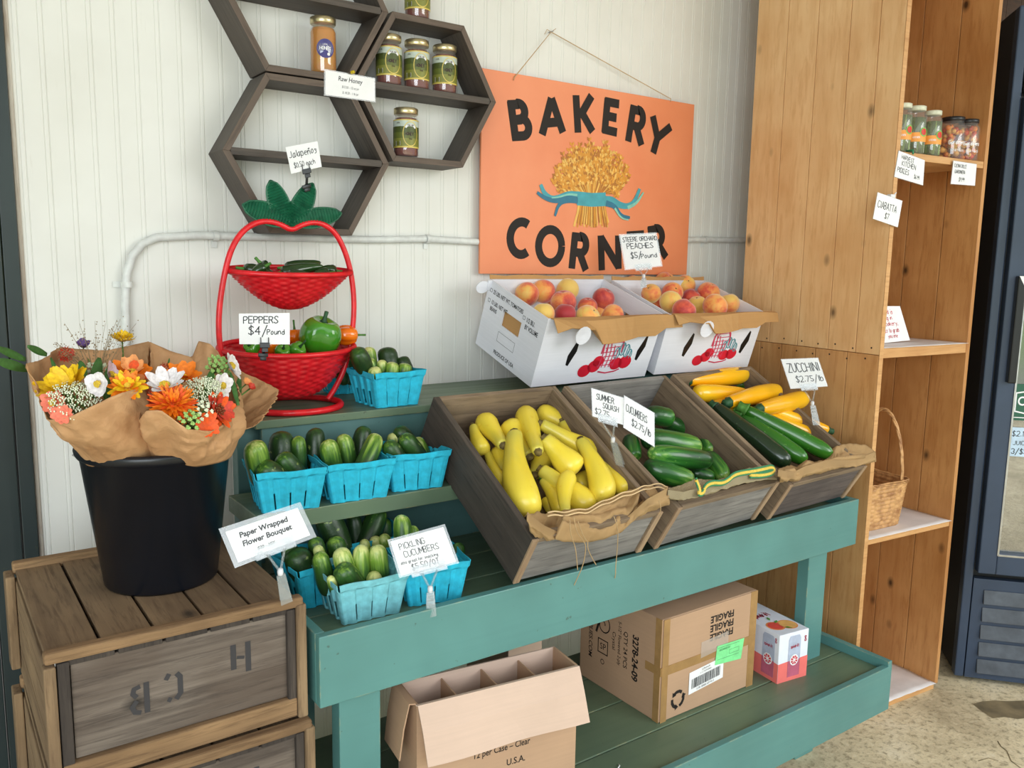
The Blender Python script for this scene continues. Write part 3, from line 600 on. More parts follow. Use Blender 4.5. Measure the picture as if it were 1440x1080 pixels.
# (tip px, base px, radius px, y of tip, y of base, paleness, where)
PK = [((358, 622), (376, 700), 17, -.50, -.48, .75, 'yellow-green one standing at the left of the left middle-step basket'), ((396, 608), (396, 690), 18, -.42, -.44, .1, 'dark one standing at the back of the left middle-step basket'),
 ((366, 655), (410, 690), 17, -.52, -.50, .3, 'dark one lying at the front of the left middle-step basket'), ((395, 640), (432, 690), 16, -.50, -.50, .3, 'dark one leaning right in the left middle-step basket'), ((420, 614), (420, 690), 11, -.45, -.45, .6, 'slim striped one at the right of the left middle-step basket'),
 ((444, 603), (446, 680), 14, -.41, -.43, .05, 'very dark one at the back left of the centre middle-step basket'), ((461, 620), (478, 690), 14, -.49, -.48, .7, 'yellow-striped one at the front left of the centre middle-step basket'), ((482, 612), (496, 680), 13, -.46, -.46, .7, 'light striped one second from the left in the centre middle-step basket'),
 ((512, 600), (506, 680), 13, -.41, -.43, .15, 'dark one at the back of the centre middle-step basket'), ((530, 612), (502, 672), 13, -.48, -.52, .85, 'yellowest one leaning left in the centre middle-step basket'), ((543, 640), (530, 680), 9, -.46, -.46, .1, 'small dark one in the right corner of the centre middle-step basket'),
 ((545, 622), (570, 665), 13, -.50, -.50, .3, 'dark one at the left of the right middle-step basket'), ((558, 602), (592, 645), 13, -.42, -.44, .1, 'dark one at the back of the right middle-step basket'), ((566, 613), (600, 660), 14, -.49, -.49, .35, 'mid green one in the centre of the right middle-step basket'), ((586, 616), (606, 660), 9, -.45, -.45, .8, 'pale one behind at the right of the right middle-step basket'), ((552, 610), (560, 650), 10, -.42, -.42, .9, 'pale tipped one behind in the right middle-step basket'),
 ((449, 778), (462, 836), 13, -.665, -.665, .6, 'yellow-green one at the left of the faded front basket'), ((478, 772), (498, 840), 14, -.68, -.69, .95, 'pale-tipped one at the centre back of the faded front basket'), ((480, 798), (512, 850), 17, -.745, -.74, .35, 'dark green one at the front of the faded front basket'), ((486, 796), (522, 850), 12, -.71, -.72, .7, 'striped one lying behind the dark green one in the faded front basket'),
 ((508, 767), (512, 840), 12, -.69, -.70, 1.0, 'whitish one at the right centre of the faded front basket'), ((530, 768), (540, 850), 14, -.70, -.71, .9, 'pale green striped one at the right of the faded front basket'), ((526, 806), (526, 850), 12, -.745, -.74, 1.0, 'short pale one at the front right of the faded front basket'), ((464, 812), (470, 832), 7, -.72, -.70, 1.0, 'tiny yellow tip at the left corner of the faded front basket'),
 ((456, 720), (490, 800), 19, -.52, -.55, .05, 'very big dark one rising from the left back of the lowest step'), ((470, 757), (480, 800), 14, -.58, -.58, .5, 'light-flanked one below the very big dark one'), ((442, 757), (452, 800), 12, -.58, -.58, .35, 'green one at the right back of the left lowest-step basket'), ((414, 775), (436, 822), 20, -.59, -.60, .1, 'dark one filling the left lowest-step basket'), ((446, 768), (456, 800), 8, -.62, -.62, 1.0, 'small pale tip in the left lowest-step basket'), ((404, 768), (420, 800), 13, -.55, -.55, .15, 'dark one at the back of the left lowest-step basket'),
 ((496, 722), (500, 790), 11, -.47, -.49, .05, 'dark slim one at the left of the back lowest-step basket'), ((535, 716), (508, 780), 15, -.48, -.51, .4, 'tall streaked one leaning left in the back lowest-step basket'), ((542, 730), (542, 790), 10, -.46, -.48, .5, 'green one behind at the right of the back lowest-step basket'), ((527, 755), (532, 790), 9, -.54, -.54, 1.0, 'round pale tip at the front of the back lowest-step basket'), ((512, 759), (516, 800), 8, -.55, -.55, .95, 'small pale tip left of the round one in the back lowest-step basket'), ((539, 752), (550, 800), 10, -.55, -.55, .8, 'light green one at the right front of the back lowest-step basket'),
 ((564, 725), (566, 800), 13, -.62, -.64, .75, 'light striped one standing above the pickling cucumbers card'), ((580, 740), (590, 800), 9, -.62, -.63, .6, 'smaller one right beside it above the pickling cucumbers card'), ((646, 764), (636, 830), 11, -.68, -.69, .25, 'dark one at the right of the pickling cucumbers card'), ((634, 790), (620, 830), 11, -.71, -.72, .6, 'green one behind the lower right corner of the pickling cucumbers card'), ((605, 790), (610, 830), 12, -.68, -.68, .3, 'one hidden behind the pickling cucumbers card'),
 ((501, 492), (514, 522), 13, -.285, -.27, .2, 'dark one at the left of the top-shelf basket'), ((499, 489), (508, 520), 10, -.22, -.22, .85, 'pale one at the back left of the top-shelf basket'), ((518, 489), (522, 525), 10, -.22, -.22, .9, 'pale one at the back centre of the top-shelf basket'), ((519, 505), (528, 530), 8, -.27, -.27, .8, 'yellow-green one in the middle of the top-shelf basket'), ((543, 490), (548, 525), 14, -.22, -.24, .05, 'big dark one at the back of the top-shelf basket'), ((526, 518), (530, 540), 10, -.31, -.30, 1.0, 'round pale end at the front left of the top-shelf basket'), ((536, 507), (540, 535), 8, -.28, -.28, .95, 'small pale one in the centre of the top-shelf basket'), ((552, 510), (548, 540), 10, -.30, -.30, .9, 'light striped one at the front centre of the top-shelf basket'), ((564, 503), (574, 530), 11, -.24, -.26, .05, 'dark one at the right back of the top-shelf basket'), ((570, 512), (566, 540), 11, -.30, -.30, .75, 'striped one at the front right of the top-shelf basket'), ((478, 492), (484, 540), 10, -.15, -.15, .6, 'one in the basket half hidden behind the red stand'), ((486, 487), (494, 540), 9, -.12, -.13, .7, 'second one in the basket half hidden behind the red stand')]
for i, (a, b_, r, y0, y1, sh, wh) in enumerate(PK):
    if a[1] > 700: y0, y1 = max(y0, -.722), max(y1, -.70)
    p1 = at(*a, y=y0); p0 = at(*b_, y=y1); rm = r*pxm(p1); d = (p1-p0).normalized(); LM = .095 if a[1] > 760 else .11
    if (p1-p0).length > LM: p0 = p1-d*LM
    veg('pickling_cucumber', 'pickling cucumber, '+wh, 'cucumber', 'pickling cucumbers in the pulp baskets', p0-d*rm*.2, p1+d*rm*.12, rm, 'cuke', 'pickle', .03*((i % 3)-1), sh, seed=i+20, ribs=.012)

# ================================================================== PEACH BOXES
def place(m, name, label, cat, group=None):
    t = thing(name, label, cat, group=group); t.matrix_world = m; return t
PB = [((1.442, -.335, 1.167, radians(20.1), radians(2.0)), .472, .30, .216), ((1.937, -.335, 1.172, radians(18.3), radians(-4.0)), .426, .315, .209)]
PM = []
for bi, ((x, y, z, th, ps), w, l, h) in enumerate(PB):
    m = crate_frame(x, y, z, th, ps); PM.append(m)
    t = place(m, 'peach_box', ('white cardboard box of peaches at the left, brown flap folded out over its front', 'white cardboard box of peaches at the right, under the peach price card')[bi], 'cardboard box', 'open white peach boxes on the top shelf')
    k = .004
    B('front_wall', G['cbwhite'], t, 0, w, 0, k, 0, h, bevel=0); B('back_wall', G['cbwhite'], t, 0, w, l-k, l, 0, h, bevel=0)
    B('bottom', G['cbin'], t, k, w-k, k, l-k, 0, k, bevel=0)
    # side walls with a hand hole
    for sx, x0 in ((0, 0), (1, w-k)):
        b = MB(); ya, yb, za, zb = l*.36, l*.66, h*.5, h*.72
        for a in ((0, l, 0, za), (0, l, zb, h), (0, ya, za, zb), (yb, l, za, zb)): b.box(x0, x0+k, a[0]+(k if a[0] == 0 else 0), a[1]-(k if a[1] == l else 0), a[2], a[3])
        b.out('side_wall', G['cbwhite'], t)
    B('inner_flap', G['cbin'], t, .0055, .008, l*.25, l*.75, h*.30, h*.80, bevel=0)
    fb = MB(); fb.mi = 0; n = 14   # brown inner flap folded outwards over the front
    FX = (1.12, 1.09)[bi]; top = [(w*(.02+FX*i/n), -.012-.012*sin(pi*i/n), h+.004-.006*sin(2.2*pi*i/n)) for i in range(n+1)]
    low = [(w*(.02+FX*i/n)+(.012 if i < 5 else 0), -.03-.035*sin(pi*min(1, i/9)), h-.002-(.055 if 3 < i < 12 else .01 if i in (1, 2, 3) else .03)*(1 if bi == 0 else .75)) for i in range(n+1)]
    fb.grid([[(p[0], .003, h) for p in top], top, low], uv=False); fb.out('front_flap', [G['cbin']], t, solid=.003)
    for sx in (0, 1):
        tb = MB(); x0 = w*(.2 if sx == 0 else .96) if bi == 0 else w*(.28 if sx == 0 else 1.0)
        if (bi == 0 and sx == 0) or (bi == 1 and sx == 0): tb.grid([[(x0-.028*cos(a)*c_, -.052-.004*c_, h-.03+.028*sin(a)*c_) for a in [pi*2*j/14 for j in range(14)]] for c_ in (.01, 1)], True, uv=False); tb.out('round_tab', G['cbwhite'], t, solid=.002)
    if bi == 0: tb = MB(); tb.grid([[(-.028+.024*cos(a)*c_, l-.01, h-.022+.02*sin(a)*c_) for a in [pi*2*j/14 for j in range(14)]] for c_ in (.01, 1)], True, uv=False); tb.box(-.012, 0, l-.012, l-.008, h-.03, h); tb.out('round_tab', G['cbwhite'], t, solid=.002)
    bf = MB(); bf.grid([[(w*i/8, l, h) for i in range(9)], [(w*i/8, l+.006, h+.012-.004*(i % 3 == 1)) for i in range(9)]], uv=False); bf.out('back_flap', G['cbin'], t, solid=.003)
    # printed picture on the front : wicker basket with tomatoes
    pr = MB(); pr.X = frame((w*.585, -.0006, h*.47), (1, 0, 0), (0, 0, 1)) ; S = .0016*(w/.46)
    pr.mi = 0
    for (cx, cy, r) in ((-50, -38, 15), (-28, -30, 15), (-20, -20, 13), (27, -28, 15), (50, -26, 16)): pr.face([pr.P((S*(cx+r*1.05*cos(a)), S*(cy+r*.85*sin(a)), .0004)) for a in [2*pi*j/16 for j in range(16)]])
    pr.mi = 1
    def ln(*pts, wd=2.2, z=0): pr.X = frame((w*.585, -.0009-random.random()*.0006, h*.47), (1, 0, 0), (0, 0, 1)); pr.strip([(S*a, S*c) for a, c in pts], wd*S)
    for k2 in range(5): ln(*[(-18+k2*9+4*sin(j*.5), -34+j*9) for j in range(8-abs(k2-1))], wd=2.4)
    for k2 in range(7): ln((-22+k2*2.6, -30+k2*9), (18+k2*2, -28+k2*9), wd=1.8)
    ln(*[(8+26*cos(a), -5+52*sin(a)) for a in [pi*j/16 for j in range(17)]], wd=4); ln(*[(12+20*cos(a), -4+44*sin(a)) for a in [pi*j/16 for j in range(17)]], wd=2)
    ln((-15, -42), (5, -46), (28, -44), (40, -40), wd=3)
    pr.mi = 2
    for (cx, cy, r) in ((22, -6, 9), (34, 2, 10), (46, -2, 10), (56, -10, 8)):
        ln(*[(cx+r*cos(a)*.7, cy+r*1.3*sin(a)) for a in [2*pi*j/12 for j in range(13)]], wd=2.2); ln((cx, cy-r), (cx+2, cy+r), wd=2)
    pr.out('printed_picture', [plain('crimson_print', (206, 22, 48), .5), plain('crimson_line_print', (200, 60, 90), .5), plain('teal_print', (70, 140, 150), .5)], t)
    for cx in (w*.27, w*.88):
        hh = MB(); hh.poly([(cx-.016, -.0005, h*.30), (cx-.006, -.0005, h*.28), (cx+.015, -.0005, h*.50), (cx+.015, -.0005, h*.66), (cx+.008, -.0005, h*.68), (cx-.016, -.0005, h*.44)]); hh.out('vent_slot', G['black'], t)
    tx = MB(); tx.X = frame((-.0005, l, 0), (0, -1, 0), (0, 0, 1))
    font_text(tx, '25 LBS. NET WT. TOMATOES', .032, h-.034, .0125, 'L', 0, .02, .68); font_text(tx, '15 LBS. NET WT.', .032, h-.066, .0125, 'L', 0, .02, .68); font_text(tx, 'BEANS', .032, h-.086, .0125, 'L', 0, .02, .68)
    font_text(tx, '1/2 BU.', l*.70, h-.048, .014, 'L', 0, .02, .68); font_text(tx, 'BY VOLUME', l*.70, h-.070, .014, 'L', 0, .02, .6); font_text(tx, 'PRODUCE OF USA', l*.50, .014, .012, 'C', 0, .02, .75)
    for a, c_ in ((.020, h-.028), (.020, h-.060), (l*.70-.012, h-.041)): tx.strip([(a-.005, c_-.005), (a+.005, c_-.005), (a+.005, c_+.005), (a-.005, c_+.005)], .0012, True)
    tx.strip([(l*.33, h*.26), (l*.62, h*.26), (l*.62, h*.40), (l*.33, h*.40)], .001, True); tx.out('printed_lettering', G['ink'], t)
def peach(label, p, r, red, rot, pit=False):
    b = MB(); rows = []; n = 22
    for i in range(n+1):
        ph = pi*i/n; row = []
        for j in range(28):
            a = 2*pi*j/28; cre = math.exp(-((min(a, 2*pi-a))/.28)**2)*.07*sin(ph); rr = r*(1-cre); zz = r*.96*cos(ph)
            dim = math.exp(-(sin(ph)/.28)**2)*.2*r if ph < 1 else math.exp(-(sin(ph)/.15)**2)*.04*r; row.append((rr*sin(ph)*cos(a), rr*sin(ph)*sin(a), zz-dim if ph < 1.57 else zz+dim))
        rows.append(row)
    b.smooth = True; b.grid(rows, True)
    t = thing('peach', label, 'peach', p, group='peaches in the white boxes', rot=rot); o = b.out('flesh', G['peach'], t); o.color = (red, 0, 0, 1); s_ = MB(); s_.lathe([(.0028, .8*r-.004), (.0022, .82*r)], 6); s_.out('stem_scar', G['stemb'], t)
q = cpx(640, 330, 3.2)
PE = [(0, 238, 238, 36, .5, .13, 'small peach in the back left corner of the left box'), (0, 322, 268, 58, .35, .14, 'golden peach at the left of the left box'), (0, 398, 255, 56, .62, .15, 'red-cheeked peach left of centre at the back of the left box'), (0, 505, 248, 54, .15, .15, 'greenish yellow peach at the back centre of the left box'), (0, 488, 305, 60, .75, .165, 'red and orange peach in the middle of the left box'),
 (0, 398, 355, 52, .1, .165, 'yellow peach at the front left of the left box'), (0, 497, 358, 52, 1.0, .16, 'darkest maroon peach at the front of the left box'), (0, 596, 325, 46, .8, .13, 'speckled pink peach between its neighbours, right of the middle of the left box'), (0, 668, 288, 52, .95, .15, 'single crimson peach standing high at the right of the left box'), (0, 596, 372, 58, .2, .165, 'yellow peach at the front centre of the left box'), (0, 708, 365, 54, .45, .15, 'orange peach at the front right of the left box'), (0, 450, 310, 50, .5, .1, 'peach tucked under the red one in the left box'), (0, 640, 350, 50, .5, .1, 'peach low down at the front right of the left box'), (0, 820, 395, 50, .4, .1, 'peach top just showing at the right end of the left box'),
 (1, 792, 218, 38, .75, .13, 'deep orange peach under the price card in the right box'), (1, 882, 265, 46, .3, .15, 'golden peach at the left of the right box'), (1, 945, 218, 52, .3, .14, 'broad golden peach at the back of the right box'), (1, 1035, 228, 48, .3, .15, 'yellow peach with a leaf-green dimple at the back of the right box'), (1, 978, 262, 50, .5, .15, 'orange peach in the middle of the right box'), (1, 970, 302, 52, .15, .165, 'yellow peach with its dimple facing out in the right box'),
 (1, 1030, 342, 56, .6, .165, 'pinkish peach at the front of the right box'), (1, 1062, 285, 44, .8, .13, 'red peach half hidden in the middle of the right box'), (1, 1140, 264, 54, .5, .15, 'red-orange peach at the right back of the right box'), (1, 1170, 322, 58, .45, .165, 'blush peach with its dimple facing out at the front right of the right box'), (1, 1232, 312, 50, .25, .15, 'yellow peach at the right end of the right box'), (1, 1090, 318, 46, .2, .13, 'yellow peach squeezed behind the two front ones of the right box'), (1, 920, 300, 46, .4, .1, 'peach low down at the left of the right box')]
for i, (bi, u, v, r, red, hh, lab) in enumerate(PE):
    m = PM[bi]; p = m @ V((0, 0, hh+.036)); n = m.to_3x3() @ V((0, 0, 1)); c = on(*q(u, v), p, n); random.seed(i+5)
    peach(lab, c, r/3.2*pxm(c)*.98, red, (random.uniform(-.9, .9), random.uniform(-.8, .8), random.uniform(0, 6)))
m = PM[0]
for bi in (0, 1):   # crumpled paper lining under the fruit
    m = PM[bi]; w, l, h = PB[bi][1:]; b = MB(); R = [[(.006+(w-.012)*i/16, .006+(l-.012)*j/12, (.10 if bi == 0 else .10)+.02*mnoise.noise(V((i*.6, j*.6, bi)))) for i in range(17)] for j in range(13)]
    b.grid(R, uv=False); o = tag(b.out('paper_liner', G['linen']), 'crumpled white paper liner under the peaches of the %s box' % ('left', 'right')[bi], 'paper liner'); o.matrix_world = m

# ================================================================== BAKERY SIGN
SX0, SX1, SZ0, SZ1, SY = 1.461, 2.395, 1.487, 2.108, -.03
sg = thing('bakery_sign', 'orange sign board with black lettering and a painted wheat sheaf, hung on string', 'sign', (SX0, SY, SZ0))
B('board', G['orange'], sg, 0, SX1-SX0, 0, .008, 0, SZ1-SZ0, bevel=.001)
q = cpx(660, 90, 3.6)
def sp3(u, v): p = at(*q(u, v), y=SY-.0006); return (p.x-SX0, p.z-SZ0)
def arc(cx, cy, rx, ry, a0, a1, n=14): return [(cx+rx*cos(radians(a0+(a1-a0)*i/n)), cy+ry*sin(radians(a0+(a1-a0)*i/n))) for i in range(n+1)]
H_ = .13
BIG = dict(B=[[(.16, 0), (.16, 1)], [(.0, .905), (.45, .905)]+arc(.5, .725, .27, .205, 90, -90)+[(.1, .50)], [(.0, .095), (.5, .095)][::-1] and [(.1, .50), (.5, .5)]+arc(.55, .295, .3, .225, 90, -90)+[(.0, .095)]],
 A=[[(.13, 0), (.5, .95)], [(.5, .95), (.87, 0)], [(.28, .3), (.72, .3)]], K=[[(.16, 0), (.16, 1)], [(.88, .98), (.28, .42)], [(.38, .55), (.88, .02)]], E=[[(.16, 0), (.16, 1)], [(.0, .905), (.92, .905)], [(.15, .5), (.82, .5)], [(.0, .095), (.92, .095)]],
 R=[[(.16, 0), (.16, 1)], [(.0, .905), (.5, .905)]+arc(.52, .70, .28, .23, 90, -90)+[(.15, .47)], [(.5, .45), (.86, .0)]], Y=[[(.08, 1), (.5, .48)], [(.92, 1), (.5, .48)], [(.5, .52), (.5, 0)]],
 C=[arc(.56, .5, .42, .43, 55, 305, 22)], O=[arc(.5, .5, .38, .44, 0, 360, 32)], N=[[(.14, 0), (.14, 1)], [(.86, 0), (.86, 1)], [(.14, .95), (.86, .05)]])
LT = [('B', (192, 188), (296, 184), (324, 370), (218, 386)), ('A', (352, 168), (478, 160), (492, 345), (350, 360)), ('K', (522, 158), (632, 157), (636, 346), (534, 348)), ('E', (688, 172), (766, 188), (752, 365), (672, 345)), ('R', (818, 208), (900, 232), (884, 415), (788, 388)), ('Y', (920, 258), (1028, 322), (980, 470), (880, 432)),
 ('C', (188, 786), (326, 786), (318, 978), (188, 978)), ('O', (332, 826), (486, 826), (486, 1018), (332, 1018)), ('R', (522, 855), (612, 866), (604, 1046), (502, 1034)), ('N', (648, 868), (770, 868), (772, 1036), (654, 1046)), ('E', (796, 852), (890, 845), (905, 1015), (806, 1026)), ('R', (902, 826), (985, 812), (1008, 975), (922, 1000))]
for word in (LT[:6], LT[6:]):
    lt = MB(); kk = 0
    for ch, tl, tr, br, bl in word:
        tl, tr, br, bl = [V(sp3(*c)) for c in (tl, tr, br, bl)]
        for st in BIG[ch]: kk += 1; lt.X = frame((0, -.0004-.00006*kk, 0), (1, 0, 0), (0, 0, 1)); lt.strip([tuple((bl*(1-a)+br*a)*(1-b_)+(tl*(1-a)+tr*a)*b_) for a, b_ in st], .029)
    lt.out('lettering', G['sblack'], sg)
wh = MB(); wh.X = frame((0, -.0012, 0), (1, 0, 0), (0, 0, 1)); random.seed(11)
for layer in range(3):
    for i in range(46):
        t = (i+.5)/46+random.uniform(-.02, .02); a = (t-.5)*2
        tipx = 618+a*195; tipy = 400+60*abs(a)**1.5+random.uniform(-15, 45)+layer*55*(1-abs(a)*.3)+(120*abs(a)**4)
        if layer: tipx = 618+a*(195-layer*35)
        b0 = (618+a*68, 655); wh.mi = random.choice((0, 1, 2)); P = []
        for s in range(9): s_ = s/8; P.append(sp3(b0[0]*(1-s_)+tipx*s_+a*28*sin(pi*s_), b0[1]*(1-s_)+tipy*s_))
        wh.X = frame((0, -.0012-random.random()*.0005, 0), (1, 0, 0), (0, 0, 1)); wh.strip(P, .0042)
        for s in range(3, 9):
            for sd in (-1, 1):
                wh.X = frame((0, -.0012-random.random()*.0007, 0), (1, 0, 0), (0, 0, 1)); wh.mi = random.choice((0, 0, 1, 2)); cx, cy = P[s]; dx, dy = P[s][0]-P[s-1][0], P[s][1]-P[s-1][1]; L_ = sqrt(dx*dx+dy*dy) or 1; dx, dy = dx/L_, dy/L_; ex, ey = dx*.85+sd*-dy*.55, dy*.85+sd*dx*.55
                r1, r2 = .0165, .0046; wh.face([wh.P((cx, cy, 0)), wh.P((cx+ex*r1*.5-ey*r2, cy+ey*r1*.5+ex*r2, 0)), wh.P((cx+ex*r1, cy+ey*r1, 0)), wh.P((cx+ex*r1*.5+ey*r2, cy+ey*r1*.5-ex*r2, 0))])
for i in range(60):
    a = random.uniform(-1, 1); wh.X = frame((0, -.0012-random.random()*.0005, 0), (1, 0, 0), (0, 0, 1)); wh.mi = random.choice((0, 1, 2, 2)); wh.strip([sp3(618+a*66, 700), sp3(618+a*74, 750), sp3(618+a*(88+random.uniform(-6, 6)), 800+random.uniform(0, 28))], .0052)
wh.out('painted_wheat', [G['wheat1'], G['wheat2'], G['wheat3']], sg)
rb = MB(); rb.X = frame((0, -.0019, 0), (1, 0, 0), (0, 0, 1))
rb.mi = 0; rb.strip([sp3(545, 680), sp3(618, 688), sp3(690, 685)], .046)
for mi, w_, pts in ((0, .030, ((548, 668), (500, 662), (455, 680), (415, 685), (378, 655), (360, 610))), (1, .024, ((545, 690), (500, 680), (455, 692), (410, 690), (370, 672), (342, 650))), (1, .020, ((548, 692), (490, 690), (450, 710), (432, 770))), (2, .008, ((545, 664), (500, 658), (455, 674), (415, 678))),
 (0, .030, ((688, 690), (720, 688), (760, 715), (800, 722), (835, 700), (862, 632))), (2, .014, ((800, 728), (845, 706), (880, 650))), (1, .022, ((690, 705), (735, 718), (765, 770), (812, 778))), (2, .009, ((735, 730), (765, 780), (805, 790)))):
    rb.X = frame((0, -.0021-.0002*mi-random.random()*.0001, 0), (1, 0, 0), (0, 0, 1)); rb.mi = mi; rb.strip(chaikin([sp3(*p) for p in pts]), lambda t, w_=w_: w_*(1-.6*t))
rb.out('painted_ribbon', [G['rib1'], G['rib2'], G['rib3']], sg)
pn = at(775, 45, y=-.012); pa, pb = at(722, 113, y=-.032), at(943, 143, y=-.032)
cd = MB(); L0 = V((SX0, SY, SZ0))
cd.tube([pa-L0, pa-L0+V((.003, -.002, .01)), pn-L0, pb-L0+V((0, 0, .01)), pb-L0], .0016, 6)
cd.tube([pn-L0, pn-L0+V((-.02, -.004, .004)), pn-L0+V((-.028, -.003, -.012))], .001, 5); cd.tube([pn-L0, pn-L0+V((.016, -.004, .012))], .001, 5); cd.out('hanging_string', G['string'], sg)
nl = MB(); nl.tube([pn+V((0, .012, 0)), pn+V((0, -.012, .001))], .0016, 8); tag(nl.out('nail', G['metal']), 'small nail in the white wall holding the sign string', 'nail')

# ================================================================== HEXAGONAL SHELVES
HR = .229; hexes = [((.872, 1.787), 'lowest hexagonal dark wood shelf, above the red fruit stand'), ((1.226, 1.994), 'right hexagonal dark wood shelf holding four jars of red honey'), ((.872, 2.186), 'topmost hexagonal dark wood shelf holding the golden honey jar')]
def hexpts(r): return [(r*cos(radians(60*k)), r*sin(radians(60*k))) for k in range(6)]
for (cx, cz), lab in hexes:
    t = thing('hexagonal_shelf', lab, 'wall shelf', (cx, 0, cz), group='hexagonal shelves on the white wall')
    o, i_ = hexpts(HR-.001), hexpts(HR-.020)
    for k in range(6):
        j = (k+1) % 6; mid = V(((o[k][0]+o[j][0])/2, 0, (o[k][1]+o[j][1])/2)); ang = atan2(o[j][1]-o[k][1], o[j][0]-o[k][0]); X = Matrix.Translation(mid) @ Matrix.Rotation(-ang, 4, 'Y'); Xi = X.inverted()
        b = MB(); pp = [Xi @ V((p[0], y, p[1])) for y in (-.12, -.001) for p in (o[k], o[j], i_[j], i_[k])]
        b.face([b.P(pp[q_]) for q_ in (0, 1, 2, 3)]); [b.P(p) for p in pp[4:]]
        for f in ((7, 6, 5, 4), (0, 4, 5, 1), (1, 5, 6, 2), (2, 6, 7, 3), (3, 7, 4, 0)): b.face(f)
        b.m[0] = 1; ob = b.out('frame_board', [G['hex'], G['hexedge']], t, bevel=.0008); ob.matrix_local = X
    B('shelf_board', G['hex'], t, -HR+.022, HR-.022, -.118, -.002, -.009, .009, bevel=.0008)

# ================================================================== JARS
def cyl(r): return lambda p: V((r*sin(p.x/r), -r*cos(p.x/r), p.y))
def honey_jar(label, loc, group='jars of red honey on the hexagonal shelf', gold=False, rz=0):
    t = thing('honey_jar', label, 'jar', loc, rz, group); h, r = (.145, .0345) if gold else (.135, .0355)
    hb = MB(); hb.lathe([(r-.004, .003), (r-.0015, .008), (r-.0015, h-.038), (r-.005, h-.028)], 28); hb.out('honey', G['honeygold'] if gold else G['honey'], t)
    g = MB(); g.lathe([(r-.003, 0), (r, .006), (r, h-.034), (r-.004, h-.024), (r-.005, h-.012)], 28, cap=False); g.out('glass', G['jarglass'], t)
    l_ = MB(); l_.lathe([(r-.003, h-.018), (r-.001, h-.016), (r-.001, h-.002), (r-.004, h), (.001, h+.0005)], 32); l_.out('lid', G['gold'], t)
    lb = MB(); rr = r+.0007; n = 24
    if gold:
        lb.X = cyl(rr); c = (.006, .062); R_l = .024; lb.mi = 0; lb.face([lb.P((c[0], c[1], 0))]+[]) if 0 else None
        for k in range(24):
            a, b_ = 2*pi*k/24, 2*pi*(k+1)/24; lb.face([lb.P((c[0], c[1], 0)), lb.P((c[0]+R_l*cos(a), c[1]+R_l*sin(a), 0)), lb.P((c[0]+R_l*cos(b_), c[1]+R_l*sin(b_), 0))])
        lb.out('label', plain('violet_label', (66, 62, 128), .5), t); tx = MB(); tx.X = cyl(rr+.0004); write(tx, 'HONEY', c[0], c[1]-.004, .009, .8, .16, 0, align='C'); write(tx, 'LOCAL', c[0], c[1]+.008, .004, .8, .14, 0, align='C')
        tx.strip([(c[0]+.008+.002*cos(a), c[1]-.014+.002*sin(a)) for a in [2*pi*j/10 for j in range(10)]], .004, True); tx.out('label_lettering', G['card'], t)
    else:
        th0, th1 = -1.75, 1.75
        def band(z0, z1, mi):
            lb.mi = mi; lb.X = None; lb.smooth = False
            lb.grid([[(rr*sin(th0+(th1-th0)*k/n), -rr*cos(th0+(th1-th0)*k/n), z) for k in range(n+1)] for z in (z0, z1)], uv=False)
        band(.024, .028, 2); band(.028, .050, 1); band(.050, .066, 0); band(.066, .082, 3); band(.082, .098, 4); band(.098, .101, 2)
        lb.X = cyl(rr+.0003); lb.mi = 2; lb.strip([(.012+.022*cos(a), .062+.033*sin(a)) for a in [2*pi*j/30 for j in range(30)]], .0022, True)
        lb.mi = 5; lb.strip([(-.034, .036), (-.018, .036)], .012); lb.mi = 6
        for k in range(6): lb.strip([(-.0335+k*.0028, .031), (-.0335+k*.0028, .041)], .0012)
        lb.mi = 5; lb.strip(arc(.012, .07, .017, .016, 150, 30), .005)
        lb.mi = 3; lb.strip([(-.03, .07), (-.018, .078), (-.008, .072)], .008)
        lb.out('label', [plain('label_olive', (96, 104, 44), .45), plain('label_dark_olive', (128, 130, 56), .45), plain('label_gold', (214, 190, 96), .4), plain('label_green', (74, 84, 38), .45), plain('label_sky', (190, 200, 190), .45), G['card'], G['ink']], t)
        tx = MB(); tx.X = cyl(rr+.0007); write(tx, 'HONEY', .009, .0575, .0085, .72, .2, 0, align='C'); write(tx, 'RAW', .012, .046, .004, .9, .16, 0, align='C'); write(tx, 'LOCAL', -.03, .09, .0035, .8, .16, 0); write(tx, 'PURE RAW', .012, .083, .004, .7, .16, 0, align='C'); tx.out('label_lettering', plain('dark_brown_print', (54, 30, 20), .5), t)
    return t
yj = -.075
for u, v, lab, z in ((547, 122, 'leftmost jar of red honey on the middle board of the right hexagon', 2.0035), (586, 128, 'middle jar of red honey on the middle board of the right hexagon', 2.0035), (625, 132, 'rightmost jar of red honey on the middle board of the right hexagon', 2.0035)):
    p = at(u, v, y=yj); honey_jar(lab, (p.x, yj, z), rz=-.45)
p = at(571, 220, y=yj); honey_jar('single jar of red honey standing alone in the bottom of the right hexagon', (p.x, yj, 1.994-.198+.019), rz=-.45)
p = at(587, 18, y=yj); honey_jar('jar of red honey on top of the right hexagon, cut by the picture edge', (p.x, yj, 1.994+.198+.001), rz=-.45)
p = at(455, 92, y=yj); honey_jar('tall jar of golden honey with a round violet label in the topmost hexagon', (p.x, yj, 2.186-.198+.019), gold=True, group=None, rz=-.4)

